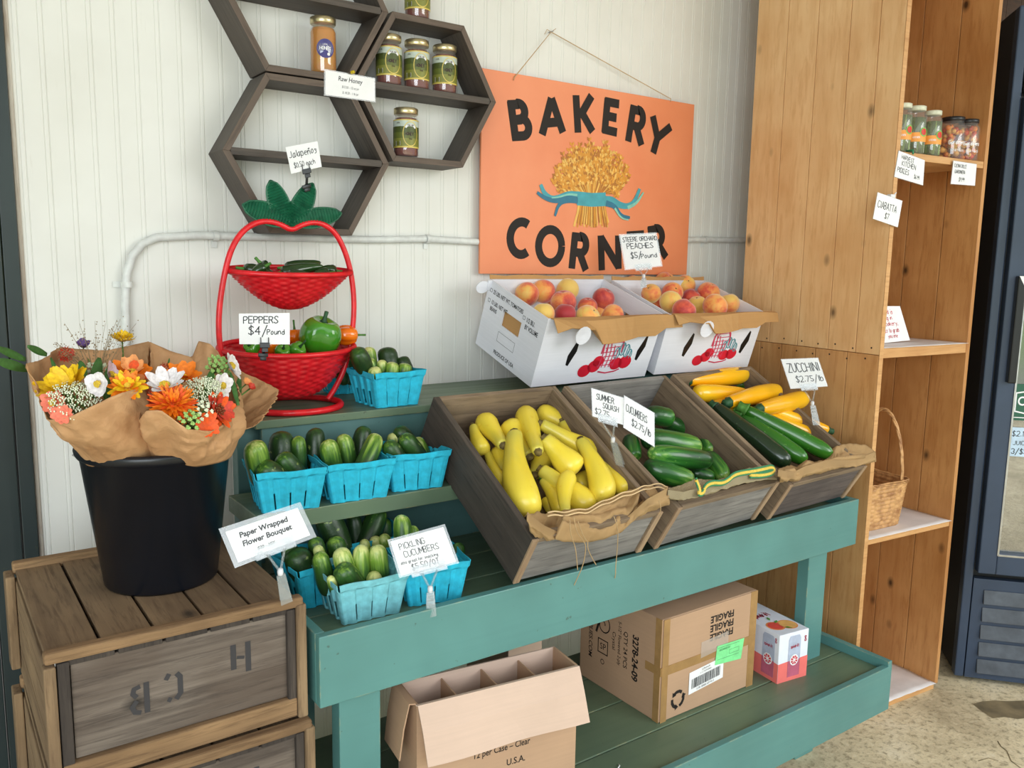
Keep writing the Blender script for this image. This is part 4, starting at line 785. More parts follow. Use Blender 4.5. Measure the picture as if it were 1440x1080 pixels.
# ================================================================== CONDUIT
cn = thing('conduit', 'white painted flexible metal conduit running along the beadboard wall', 'conduit', (.44, -.014, 1.3))
pth = [at(u, v, y=-.016) for u, v in ((176, 520), (177, 470), (176, 420), (178, 385), (186, 360), (200, 343), (220, 334), (280, 331), (400, 334), (520, 337), (600, 336), (672, 340), (760, 340), (900, 338), (990, 337), (1045, 338), (1075, 339))]
dense = []
for a, b_ in zip(pth, pth[1:]):
    n = max(2, int((b_-a).length/.0028)); dense += [a+(b_-a)*k/n for k in range(n)]
b = MB(); b.tube([p-V(cn.location) for p in dense], lambda t: .0098, 10); 
for i, v_ in enumerate(b.v): 
    k = i//10; c0 = dense[min(k, len(dense)-1)]-V(cn.location); b.v[i] = c0+(v_-c0)*(1+.10*(k % 2))
b.out('flexible_tube', G['conduit'], cn)
for u, v in ((302, 332), (178, 400), (600, 336), (990, 337)):
    p = at(u, v, y=-.01)-V(cn.location); s_ = MB(); vert = v == 400
    d = V((.007, 0, 0)) if not vert else V((0, 0, .007))
    e = V((0, 0, .013)) if not vert else V((.013, 0, 0)); pts = [p+e*cos(a)*1.0+V((0, -.021*sin(a), 0)) for a in [pi*j/10 for j in range(11)]]
    s_.smooth = False; s_.grid([[x_-d for x_ in pts], [x_+d for x_ in pts]], uv=False); c2 = p-e*1.7; s_.grid([[c2-d-e*.6+V((0, .006, 0)), c2-d+e*.8+V((0, .006, 0))], [c2+d-e*.6+V((0, .006, 0)), c2+d+e*.8+V((0, .006, 0))]], uv=False); s_.out('strap', G['conduit'], cn, solid=.0015)

# ================================================================== RED TIERED STAND
RC = V((.772, -.205, 1.147)); st = thing('tiered_fruit_stand', 'red wicker two-tier stand shaped like an apple with green leaves on top', 'fruit stand', RC)
def rp(u, v, y=-.2): return at(u, v, y=y)-RC
def wrap(b):  # ribbed cane wrapping
    return b
outl = [(455, 566), (472, 545), (484, 520), (492, 490), (497, 455), (498, 420), (494, 385), (486, 355), (474, 330), (458, 316), (440, 312), (424, 316), (410, 324), (396, 316), (380, 311), (362, 312), (344, 322), (330, 340), (320, 365), (311, 410), (307, 450), (309, 490), (318, 520), (330, 545), (345, 566)]
ps_ = [rp(u, v) for u, v in outl]; ps_ = [V(x_) for x_ in chaikin([tuple(p) [0:1]+tuple(p)[2:3] for p in ps_], 2)] if 0 else ps_
def smooth3(p, it=2):
    for _ in range(it):
        q_ = [p[0]]
        for a, b_ in zip(p, p[1:]): q_ += [a*.75+b_*.25, a*.25+b_*.75]
        q_.append(p[-1]); p = q_
    return p
def ribtube(path, r, parent, name, mat, seg=10, pitch=.0042, amp=.1, closed=False):
    d = []
    pp = path+[path[0]] if closed else path
    for a, b_ in zip(pp, pp[1:]):
        n = max(1, round((b_-a).length/(pitch/2))); d += [a+(b_-a)*k/n for k in range(n)]
    if not closed: d.append(pp[-1])
    b = MB(); b.tube(d, r, seg, closed)
    for i in range(len(b.v)):
        k = i//seg
        if k < len(d): b.v[i] = d[k]+(b.v[i]-d[k])*(1+amp*(1 if k % 2 else -1))
    return b.out(name, mat, parent)
ps_[0] = V((.10, .0, .012)); ps_[-1] = V((-.11, .0, .012))
ribtube(smooth3(ps_), .0072, st, 'apple_frame', G['redtube'])
ribtube([V((.0+.122*cos(a), -.01+.122*sin(a), .0085)) for a in [2*pi*j/60 for j in range(60)]], .0078, st, 'base_ring', G['redtube'], closed=True)
def wickerbowl(name, cz, cx, R, dep, tilt, rows=20, prof=None, ry=.92, cy=0):
    t = Matrix.Translation((cx, cy, cz)) @ Matrix.Rotation(tilt, 4, 'X'); b = MB(); b.X = t; b.smooth = True; n = 144; P = []
    for i in range(rows*2+1):
        s = i/(rows*2); z = -dep*(1-s); rr = R*prof(s); row = []
        for j in range(n):
            a = 2*pi*j/n; k = (i//2) % 2; w = .0036*cos(18*a+pi*k)*(1 if i % 2 else .15)*min(1, rr/R*2)+(.0018 if i % 2 else -.0022); row.append(((rr+w)*cos(a), (rr+w)*sin(a)*ry, z))
        P.append(row)
    ids = b.grid(P, True, uv=False); b.face(ids[0][::-1]); o = b.out(name, G['red'], st, solid=.002)
    ribtube([t @ V(((R+.001)*cos(a), (R+.001)*ry*sin(a), 0)) for a in [2*pi*j/72 for j in range(72)]], .0065, o, 'rim', G['redtube'], closed=True)
    return t
a_, b_ = rp(322, 378), rp(494, 384); T1 = wickerbowl('upper_bowl', (a_.z+b_.z)/2, (a_.x+b_.x)/2, .158, .098, radians(5), 15, lambda s: .06+.94*s**.62, .62, .02)
a_, b_ = rp(314, 486), rp(495, 490); T2 = wickerbowl('lower_bowl', (a_.z+b_.z)/2, (a_.x+b_.x)/2, .172, .128, radians(5), 18, lambda s: .28+.72*s**.55, .72, .02)
def wleaf(tip, base, wd, name='leaf'):
    p1, p0 = rp(*tip), rp(*base); d = p1-p0; L = d.length; dn = d.normalized(); sd = dn.cross(V((0, 1, 0))).normalized(); b = MB(); R = []; n = 34
    f = lambda s: wd*1.25*(max(0, sin(pi*min(1, s*.90+.08)))**.6)*(1 if s < .93 else max(.15, (1-s)/.07))
    for i in range(n+1):
        s = i/n; R.append([p0+dn*L*s+sd*f(s)*c_+V((0, -.0022*(1 if i % 2 else -1)*(1 if abs(c_) < .95 else 0)-.004*(1-abs(c_)), 0)) for c_ in (-1, -.8, -.5, -.1, 0, .1, .5, .8, 1)])
    b.smooth = False; b.grid(R, uv=False); o = b.out(name, G['leafg'], st, solid=.002)
    rim = [p0+dn*L*s+sd*f(s) for s in [i/20 for i in range(21)]]+[p0+dn*L*s-sd*f(s) for s in [i/20 for i in range(20, -1, -1)]]; r_ = MB(); r_.tube(rim, .0025, 6); r_.tube([p0, p0+dn*L*.97], .0018, 6); r_.out('leaf_rim', G['leafg'], o)
wleaf((341, 288), (408, 312), .021); wleaf((380, 254), (404, 316), .021); wleaf((440, 258), (410, 318), .021); wleaf((480, 300), (412, 312), .019)
wleaf((408, 284), (409, 322), .024, 'leaf_crown')
def T1p(x, y, z): return RC + T1 @ V((x, y, z))
def T2p(x, y, z): return RC + T2 @ V((x, y, z))
J = [((342, 378), (385, 384), 10, .02, 'dark green jalapeno at the far left of the upper red bowl'), ((372, 375), (352, 386), 9, -.02, 'short jalapeno standing out at the left of the upper red bowl'), ((395, 384), (455, 374), 11, -.03, 'long dark jalapeno lying across the middle of the upper red bowl'), ((400, 376), (452, 369), 9, .04, 'jalapeno behind the long one in the upper red bowl'), ((462, 384), (440, 386), 9, -.05, 'small jalapeno at the right of the upper red bowl'), ((472, 381), (450, 378), 9, .0, 'wrinkled jalapeno at the right end of the upper red bowl'), ((366, 370), (378, 383), 10, .03, 'curved jalapeno at the left back of the upper red bowl'), ((405, 386), (440, 388), 9, -.06, 'jalapeno at the front rim in the middle of the upper red bowl')]
for i, (a, b_, r, dy, lab) in enumerate(J):
    p0, p1 = at(*a, y=-.2+dy), at(*b_, y=-.2+dy); rm = r*pxm(p0)*.9; veg('jalapeno', lab, 'pepper', 'jalapenos in the upper red bowl', p0, p1, rm, 'jal', 'jal', .1*((i % 3)-1), .5, ('stemg', rm*.3, .018), .02, i)
def bell(label, c, r, mat, axis, hgt=1.0, stemm='stemdark'):
    t = thing('bell_pepper', label, 'pepper', c, group='bell peppers in the lower red bowl'); t.rotation_mode = 'QUATERNION'; t.rotation_quaternion = V(axis).to_track_quat('Z', 'Y'); b = MB(); b.smooth = True; rows = []
    for i in range(25):
        ph = pi*i/24; row = []
        for j in range(40):
            a = 2*pi*j/40; lobe = 1-.20*abs(cos(1.5*a+.3))**5*(.5+.5*sin(ph)); top = math.exp(-(sin(ph)/.35)**2)*.28 if ph < 1.4 else math.exp(-(sin(ph)/.3)**2)*.15*(1+.5*cos(4*a)); s_ = sin(ph)**.75
            row.append((r*s_*cos(a)*lobe, r*s_*sin(a)*lobe, (r*hgt*cos(ph)) - (top*r if ph < 1.57 else -top*r)))
        rows.append(row)
    b.grid(rows[::-1], True); b.out('flesh', G[mat], t); s_ = MB(); z0 = r*hgt*.74; s_.lathe([(r*.2, z0), (r*.13, z0+.004), (r*.09, z0+.014), (r*.1, z0+.028), (r*.02, z0+.029)], 8); s_.out('stem', G[stemm], t)
c = at(450, 472, y=-.24); bell('large glossy green bell pepper in the lower red bowl', c, 30*pxm(c), 'bell', (.15, -.3, .9), .95)
c = at(487, 471, y=-.2); bell('orange bell pepper with its green stem pointing right over the bowl rim', c, 15*pxm(c), 'bellor', (1, -.2, -.02), 1.15, 'stemg')
c = at(418, 492, y=-.27); bell('small green pepper at the front rim right of the price card', c, 13*pxm(c), 'bell', (.2, -.8, .6), .9)
c = at(398, 494, y=-.27); bell('small green pepper behind the price card clip', c, 12*pxm(c), 'bell', (-.2, -.8, .6), .9)
c = at(382, 484, y=-.22); bell('orange pepper mostly hidden behind the peppers price card', c, 15*pxm(c), 'bellor', (-.3, -.2, 1), .9, 'stemg')
c = at(354, 489, y=-.24); bell('green pepper at the left end of the lower red bowl under the card', c, 12*pxm(c), 'bell', (-.6, -.5, .5), .9)
c = at(415, 474, y=-.16); bell('orange-red pepper behind the large green one', c, 15*pxm(c), 'bellor', (0, .2, 1), .8, 'stemg')

# ================================================================== OLD APPLE CRATES, BUCKET
def apple_crate(label, x, y, z, w, l, h, ps=.005, full=True):
    t = thing('apple_crate', label, 'crate', (x, y, z), ps, 'stacked old apple crates')
    A = G['apple']; n = 5
    for k in range(n): B('top_slat', A['Y'], t, w*k/n+.003, w*(k+1)/n-.003, .02, l-.02, h-.02, h-.008)
    B('top_rail', G['applerail'], t, -.002, w+.002, -.003, .022, h-.018, h+.002, bevel=.005); B('top_rail', G['applerail'], t, -.002, w+.002, l-.022, l+.003, h-.018, h+.006, bevel=.004)
    B('front_panel', G['applegrey'], t, .036, w-.030, .008, .02, .045, h-.026); B('back_panel', G['applegrey'], t, .02, w-.02, l-.02, l-.008, .02, h-.02)
    dk = wood('dark_crate_edge', 'Z', (34, 28, 26), (58, 50, 46), (84, 74, 66), .9)
    B('edge_cleat', dk, t, .016, .034, .0, .018, .015, h-.02, bevel=.002); B('edge_cleat', dk, t, w-.030, w-.014, .0, .018, .015, h-.02, bevel=.002)
    for k in range(5): B('edge_cleat', dk, t, .03+k*(w-.05)/5+.003, .03+(k+1)*(w-.05)/5-.003, .004, .018, h-.028, h-.018, bevel=.001)
    B('corner_post', A['Z'], t, -.004, .014, -.004, .02, .0, h-.022, bevel=.003); B('corner_post', A['Z'], t, w-.013, w+.006, -.006, .02, .0, h-.012, bevel=.003)
    B('bottom_rail', G['applerail'], t, .016, w-.014, -.002, .018, .004, .042, bevel=.003)
    for k in range(3): B('side_board', A['Y'], t, 0, .012, .02, l-.02, .01+k*(h-.03)/3, .01+(k+1)*(h-.03)/3-.004); B('side_board', A['Y'], t, w-.012, w, .02, l-.02, .01+k*(h-.03)/3, .01+(k+1)*(h-.03)/3-.004)
    B('back_post', A['Z'], t, -.018, -.001, l-.05, l, .03, h-.012, bevel=.003)
    tx = MB(); tx.X = frame((0, .0072, 0), (1, 0, 0), (0, 0, 1)); sx = w/.43
    def st_(pts, wd=.009): tx.strip([(a*sx, c) for a, c in pts], wd)
    # faded mirrored stencil letters  B C H
    for x0 in (.128,):
        st_([(x0+.022, .092), (x0+.022, .148)], .009); st_([(x0+.012, .143), (x0+.002, .140), (x0, .132), (x0+.006, .124)], .008); st_([(x0+.006, .118), (x0-.002, .108), (x0+.002, .098), (x0+.012, .095)], .008)
    tx.out('stencil_letter', MT('faded_stencil_ink', (58, 56, 58), .95).m, t); tx.__init__(); tx.X = frame((0, .0072, 0), (1, 0, 0), (0, 0, 1))
    st_([(.200, .150), (.206, .142), (.206, .112), (.198, .102)], .009); st_([(.188, .152), (.182, .142)], .008); st_([(.190, .102), (.184, .106)], .008)
    tx.out('stencil_letter', MT('faded_stencil_ink', (58, 56, 58), .95).m, t); tx.__init__(); tx.X = frame((0, .0072, 0), (1, 0, 0), (0, 0, 1))
    st_([(.300, .128), (.300, .176)], .010); st_([(.327, .118), (.327, .176)], .010); st_([(.306, .150), (.320, .147)], .006)
    tx.out('stencil_letter', MT('faded_stencil_ink', (58, 56, 58), .95).m, t)
    return t
apple_crate('old grey-brown apple crate with faded stencil letters carrying the black bucket', .131, -.809, .652, .43, .493, .24)
apple_crate('old apple crate directly beneath the stencilled one, mostly below the picture', .127, -.825, .410, .44, .493, .239, 0)
B0 = thing('wooden_pallet', 'rough wooden pallet on the floor under the apple crates', 'pallet', (.10, -.84, 0))
for k in range(3): B('bearer', G['apple']['X'], B0, 0, .455, .02+k*.2, .10+k*.2, 0, .36)
for k in range(4): B('board', G['apple']['Y'], B0, .005+k*.115, .10+k*.115, 0, .52, .36, .408)
BC = V((.372, -.535, .885)); bk = thing('bucket', 'black plastic bucket holding paper wrapped bouquets, on the stencilled apple crate', 'bucket', BC)
b = MB(); b.lathe([(.001, .006), (.1, .004), (.104, .0), (.107, .004), (.138, .258), (.142, .26), (.146, .266), (.1475, .274), (.145, .281), (.140, .281), (.137, .276), (.134, .255), (.104, .012), (.001, .012)], 64); b.out('bucket_body', G['bucket'], bk)
h_ = MB(); h_.tube([V((.15*cos(a), .15*sin(a), .262-.035*sin(a)**2)) for a in [radians(20+k*7) for k in range(21)]], .0022, 6); h_.out('wire_handle', G['metal'], bk)

# ================================================================== BOUQUETS
def wrap_paper(root, rim, base, br, seed, mid=None):
    """rim: list of (u,v,y) around the opening"""
    R0 = [at(u, v, y=y) for u, v, y in rim]; n = 150; k = len(R0); L = [0]
    for i in range(k): L.append(L[-1]+(R0[(i+1) % k]-R0[i]).length)
    pts = []
    for j in range(n):
        s = L[-1]*j/n; i = max(a for a in range(k) if L[a] <= s); f = (s-L[i])/(L[i+1]-L[i]); pts.append(R0[i].lerp(R0[(i+1) % k], f))
    cen = sum(pts, V())/n; base = V(base); rows = []; m_ = 26
    for i in range(m_+1):
        s = i/m_; row = []
        for j, p in enumerate(pts):
            d = V((p.x-cen.x, p.y-cen.y, 0)); d = d.normalized() if d.length > 1e-5 else V((1, 0, 0)); bp = base+d*br; e = s**1.05
            c = bp*(1-e)+p*e; c.z = bp.z+(p.z-bp.z)*(s**.92)
            w = .010*sin(pi*min(s*.9, 1))*mnoise.noise(V((d.x*3, d.y*3, s*2.5+seed)))*1.6+.006*mnoise.noise(V((d.x*9, d.y*9, s*6+seed)))*s
            rg = 1-abs(mnoise.noise(V((d.x*5+seed, d.y*5, s*3.1)))*2); rg2 = 1-abs(mnoise.noise(V((d.x*9, d.y*9+seed, s*7)))*2); w += .007*rg**3*s*(1.2-s)*2+.004*rg2**4*s
            row.append(c+d*(w+.012*sin(pi*s)))
        rows.append(row)
    b = MB(); b.smooth = True; b.grid(rows, True, uv=False); b.v = [v_-V(root.location) for v_ in b.v]; b.out('paper_wrap', G['kraft'], root, solid=.0012)
def petal(b, o, ax, nrm, L, w, lift, curl, segs=5, point=1.0):
    ax, nrm = V(ax), V(nrm); sd = ax.cross(nrm); R = []
    for i in range(segs+1):
        s = i/segs; wv = w*(max(0, sin(pi*(s**1.15*.80+.13)))**.75 if s < .99 else .28); c = o+ax*L*s*cos(lift)+nrm*(L*s*sin(lift)+curl*L*s*s); R.append([c-sd*wv+nrm*wv*.25, c, c+sd*wv+nrm*wv*.25])
    b.smooth = True; b.grid(R, uv=False)
def bloom(root, name, u, v, y, r, nrm, layers, mat, center=None, cr=.25, wid=.2, label=None, mats2=None, jitter=.15, point=1.0):
    c = at(u, v, y=y)-V(root.location); n = V(nrm).normalized(); x = n.orthogonal().normalized(); yv = n.cross(x); b = MB(); random.seed(int(u*7+v))
    for li, (cnt, rr, lift, curl) in enumerate(layers):
        for k in range(cnt):
            a = 2*pi*(k+.5*(li % 2))/cnt+random.uniform(-.1, .1); ax = x*cos(a)+yv*sin(a); b.mi = random.randrange(len(mats2)+1) if mats2 else 0
            petal(b, c+n*.002*li, ax, n, r*rr*random.uniform(1-jitter, 1+jitter), r*wid*1.45*(rr**.5), lift+random.uniform(-.1, .1), curl, point=point)
    o = b.out(name, [G[mat]]+[G[k] for k in (mats2 or [])], root)
    if center:
        d = MB(); random.seed(3); N = 26
        for k in range(N):
            rad = r*cr*sqrt((k+.5)/N); a = k*2.399; p = c+(x*cos(a)+yv*sin(a))*rad+n*(.006+.002*random.random()+.004*(1-(rad/(r*cr))**2)); blob(d, p, r*.055+.0007)
        d.out('flower_centre', G[center], o)
    st_ = MB(); bp = V((V(root.location).x, V(root.location).y, V(root.location).z))*0+V((0, 0, .02)); st_.tube([c-n*.001, c.lerp(V((0, 0, .27)), .35)-V((0, 0, .012)), c.lerp(V((0, 0, .22)), .75)], .0016, 5); st_.out('flower_stem', G['p_stem'], o)
    return o
def blob(b, c, r, sx=6, sy=4):
    b.smooth = True; rows = [[(c.x+r*sin(pi*i/sy)*cos(2*pi*j/sx), c.y+r*sin(pi*i/sy)*sin(2*pi*j/sx), c.z+r*cos(pi*i/sy)) for j in range(sx)] for i in range(sy+1)]; b.grid(rows, True, uv=False)
def umbel(root, u, v, y, r, nrm, mat, name='lace_umbel', n=26, dome=.35, sub=9, br=.0017, flat=1.0):
    c = at(u, v, y=y)-V(root.location); nn = V(nrm).normalized(); x = nn.orthogonal().normalized(); yv = nn.cross(x); b = MB(); s_ = MB(); random.seed(int(u+v)); foot = c-nn*r*.9
    for k in range(n):
        a = k*2.399; rad = r*sqrt((k+.5)/n); q_ = c+x*cos(a)*rad+yv*sin(a)*rad*flat+nn*r*dome*(1-(rad/r)**2); s_.tube([foot, q_-nn*.002], .0006, 4)
        for j in range(sub): aa = j*2.399; rd = r*.15*sqrt((j+.5)/sub); blob(b, q_+x*cos(aa)*rd+yv*sin(aa)*rd+nn*random.uniform(-.001, .001), br*random.uniform(.8, 1.2), 5, 3)
    o = b.out(name, G[mat], root); s_.tube([foot, foot.lerp(V((0, 0, .22)), .8)], .0018, 5); s_.out('flower_stem', G['p_stem'], o)
def globe(root, u, v, y, r, mat, name='globe_flower'):
    c = at(u, v, y=y)-V(root.location); b = MB(); random.seed(int(u))
    for k in range(90):
        z = 1-2*(k+.5)/90; a = k*2.399; d = V((sqrt(1-z*z)*cos(a), sqrt(1-z*z)*sin(a), z)); sd = d.orthogonal().normalized(); t_ = d.cross(sd); p = c+d*r*.7
        b.face([b.P(p+sd*r*.16), b.P(p+t_*r*.16), b.P(c+d*r*random.uniform(1, 1.15)), b.P(p-sd*r*.16)])
    b.out(name, G[mat], root)
def leaf(root, a, b_, w, name='leaf', mat='p_leaf'):
    p0, p1 = at(*a)-V(root.location) if len(a) == 2 else at(a[0], a[1], y=a[2])-V(root.location), at(b_[0], b_[1], y=b_[2])-V(root.location); d = p1-p0; b = MB(); n = V((0, -1, .3)).normalized(); petal(b, p0, d.normalized(), n, d.length, w, 0, .12, 8, 1.0); b.out(name, G[mat], root, solid=.0006)
NF = (-.1, -.75, .65)
b1 = thing('bouquet', 'paper wrapped bouquet at the left of the bucket with yellow blooms and airy grass', 'bouquet', BC+V((-.05, .0, .03)), group='kraft paper wrapped bouquets in the black bucket')
wrap_paper(b1, [(36, 512, -.60), (60, 506, -.50), (85, 488, -.42), (109, 491, -.40), (150, 493, -.39), (187, 485, -.39), (209, 480, -.42), (212, 508, -.50), (208, 530, -.58), (200, 545, -.68), (170, 552, -.72), (130, 570, -.74), (95, 588, -.72), (68, 590, -.68), (54, 565, -.65), (50, 540, -.63)], BC+V((-.055, -.02, .255)), .078, 1)
bloom(b1, 'yellow_sunflower', 98, 552, -.63, .052, (-.45, -.35, .8), [(14, 1, .5, .1), (12, .85, .8, .1)], 'p_yellow', 'p_brown', .3, .16)
umbel(b1, 103, 562, -.68, .047, (.1, -.55, .8), 'p_lace', flat=.8, n=34)
bloom(b1, 'white_cosmos', 140, 541, -.68, .022, (-.6, -.7, .3), [(5, 1, .3, .1)], 'p_white', 'p_center', .25, .38)
bloom(b1, 'lilac_cosmos', 152, 528, -.64, .026, (.8, -.5, .3), [(6, 1, .4, .1)], 'p_lilac', 'p_center', .2, .34)
bloom(b1, 'orange_dahlia', 186, 527, -.60, .036, (.0, -.6, .8), [(12, 1, .3, .1), (10, .75, .8, .1)], 'p_orange', 'p_center', .2, .2, mats2=['p_peach', 'p_deep'])
bloom(b1, 'yellow_marigold', 179, 546, -.68, .032, NF, [(20, 1, .2, .05), (18, .8, .5, .1), (14, .55, .8, .1)], 'p_yellow', 'p_center', .2, .13, mats2=['p_orange'])
globe(b1, 92, 497, -.46, .017, 'p_redg', 'red_globe_flower'); bloom(b1, 'purple_statice', 117, 489, -.385, .018, (0, -.4, .9), [(9, 1, .7, .1)], 'p_purple', None, .2, .3)
bloom(b1, 'coral_zinnia', 76, 567, -.67, .022, (-.4, -.8, .3), [(9, 1, .2, .1)], 'p_pink', 'p_center', .25, .25); bloom(b1, 'coral_zinnia', 88, 583, -.71, .017, (-.3, -.8, .2), [(9, 1, .2, .1)], 'p_pink', None, .2, .25)
bloom(b1, 'yellow_strawflower', 172, 480, -.385, .026, (.05, -.35, .95), [(18, 1, .35, .15), (14, .75, .8, .1), (10, .5, 1.1, 0)], 'p_yellow', 'p_center', .3, .13)
gr = MB(); random.seed(21); g0 = at(136, 545, y=-.52)-V(b1.location)
for k in range(46):
    e = at(136+random.uniform(-62, 62), 470+random.uniform(-22, 45), y=-.46+random.uniform(-.05, .05))-V(b1.location); mid_ = g0.lerp(e, .6)+V((0, 0, .01)); gr.tube([g0, mid_, e], .00035, 3)
    for j in range(5): blob(gr, mid_.lerp(e, j/4)+V((random.uniform(-.006, .006), 0, random.uniform(-.006, .006))), .0012, 4, 3)
gr.out('airy_grass', G['p_dry'], b1)
umbel(b1, 136, 520, -.52, .022, (0, -.5, .8), 'p_lace', 'small_lace_umbel', 16); leaf(b1, (120, 530, -.55), (112, 508, -.52), .008); leaf(b1, (130, 560, -.60), (138, 505, -.50), .014); leaf(b1, (150, 560, -.60), (156, 510, -.52), .012)
leaf(b1, (66, 499, -.52), (38, 488, -.56), .011); leaf(b1, (40, 520, -.55), (-8, 508, -.6), .013); leaf(b1, (36, 506, -.55), (-6, 490, -.6), .011); leaf(b1, (100, 570, -.62), (70, 505, -.52), .006)
b2 = thing('bouquet', 'paper wrapped bouquet at the front right of the bucket with an orange marigold', 'bouquet', BC+V((.035, -.03, .03)), group='kraft paper wrapped bouquets in the black bucket')
wrap_paper(b2, [(212, 481, -.42), (240, 494, -.41), (270, 503, -.41), (279, 480, -.41), (294, 483, -.43), (308, 498, -.46), (322, 520, -.50), (332, 540, -.56), (335, 563, -.62), (324, 590, -.69), (296, 606, -.74), (264, 603, -.76), (248, 592, -.76), (226, 576, -.76), (205, 578, -.75), (194, 592, -.72), (196, 570, -.66), (204, 545, -.58), (210, 515, -.48)], BC+V((.045, -.045, .25)), .085, 4)
bloom(b2, 'orange_marigold', 243, 571, -.72, .041, NF, [(44, 1, .1, .1), (38, .88, .35, .1), (30, .72, .6, .1), (22, .52, .9, .05), (12, .32, 1.2, 0)], 'p_orange', 'p_deep', .12, .058, mats2=['p_deep', 'p_orange'])
bloom(b2, 'white_cosmos', 232, 545, -.69, .038, (-.15, -.45, .85), [(8, 1, .45, .1)], 'p_white', 'p_center', .2, .2)
bloom(b2, 'orange_calendula', 256, 534, -.62, .036, (.1, -.5, .8), [(12, 1, .45, .1), (8, .7, .8, .1)], 'p_orange', 'p_center', .2, .2)
globe(b2, 232, 518, -.55, .014, 'p_redg', 'red_globe_flower'); globe(b2, 216, 556, -.66, .020, 'p_redg', 'rust_globe_flower')
umbel(b2, 285, 552, -.68, .045, (.1, -.55, .8), 'p_lace', flat=.75, n=36); umbel(b2, 282, 577, -.73, .022, (.1, -.7, .7), 'p_lace', 'small_lace_umbel', 14); umbel(b2, 266, 592, -.75, .020, (0, -.8, .5), 'p_lgreen', 'green_umbel', 14, .8, 8, .0022)
umbel(b2, 306, 516, -.56, .025, (.1, -.8, .6), 'p_lgreen', 'green_umbel', 22, .7, 9, .0022)
bloom(b2, 'white_cosmos', 322, 516, -.58, .030, (.75, -.5, .4), [(7, 1, .3, .1)], 'p_white', 'p_center', .22, .3); bloom(b2, 'white_cosmos', 310, 543, -.64, .024, (.4, -.8, .2), [(7, 1, .2, .1)], 'p_white', 'p_center', .25, .3)
bloom(b2, 'rust_gaillardia', 304, 578, -.70, .036, (.5, -.7, .3), [(12, 1, .2, .1), (10, .8, .5, .1)], 'p_deep', 'p_brown', .45, .16, mats2=['p_redg']); bloom(b2, 'orange_zinnia', 290, 598, -.73, .024, (.0, -.9, .2), [(12, 1, .2, .1)], 'p_deep', None, .25, .2)
leaf(b2, (290, 560, -.64), (296, 522, -.56), .012); leaf(b2, (335, 570, -.66), (322, 525, -.60), .006); leaf(b2, (272, 585, -.70), (260, 560, -.64), .014); leaf(b2, (236, 516, -.55), (238, 504, -.55), .002)
b3 = thing('bouquet', 'paper wrapped bouquet at the back right of the bucket, nearest the red stand', 'bouquet', BC+V((.06, .04, .03)), group='kraft paper wrapped bouquets in the black bucket')
wrap_paper(b3, [(300, 520, -.38), (320, 512, -.38), (342, 524, -.40), (368, 536, -.42), (390, 548, -.45), (384, 568, -.50), (366, 592, -.54), (342, 606, -.57), (322, 608, -.58), (300, 590, -.56), (296, 550, -.46)], BC+V((.07, .05, .26)), .055, 8)
bloom(b3, 'peach_zinnia', 346, 540, -.47, .014, (.3, -.6, .6), [(9, 1, .6, .1)], 'p_peach', None, .2, .25); bloom(b3, 'rust_zinnia', 352, 546, -.48, .012, (.3, -.6, .6), [(9, 1, .6, .1)], 'p_redg', None, .2, .25); leaf(b3, (330, 600, -.52), (334, 530, -.42), .01)

# ================================================================== PRICE CARDS
def card(name, label, quad, P, n, draw, sleeve=0, cat='sign', group=None, th=.0006, mat='card'):
    P = V(P); n = V(n).normalized(); tl, tr, br, bl = [on(u, v, P, n) for u, v in quad]
    if n.dot(CAM-P) < 0: n = -n
    o0 = (bl+br)/2; t = thing(name, label, cat, o0, group=group); W = ((br-bl).length+(tr-tl).length)/2; H = ((tl-bl).length+(tr-br).length)/2
    def mp(off): return lambda p: (bl*(1-p.x/W)+br*(p.x/W))*(1-p.y/H)+(tl*(1-p.x/W)+tr*(p.x/W))*(p.y/H)+n*(off+p.z)-o0
    b = MB(); b.X = mp(0); b.box(0, W, 0, H, -th, 0); b.out('paper_card', G[mat], t)
    if sleeve: b = MB(); b.X = mp(.0004); b.X = mp(-.0016); b.box(-sleeve, W+sleeve, -sleeve*.8, H+sleeve, 0, .0004); o = b.out('clear_sleeve', G['sleeve'], t); b = MB(); b.X = mp(.0016); b.poly([(-sleeve, -sleeve*.8, 0), (W+sleeve, -sleeve*.8, 0), (W+sleeve, H+sleeve, 0), (-sleeve, H+sleeve, 0)]); b.out('sleeve_front', G['film'], o)
    b = MB(); b.X = mp(.0004); draw(b, W, H); b.out('lettering', G['redink'] if mat == 'redcard' else G['ink'], t)
    return t, (bl+br)/2, (br-bl).normalized(), (tl-bl).normalized(), n
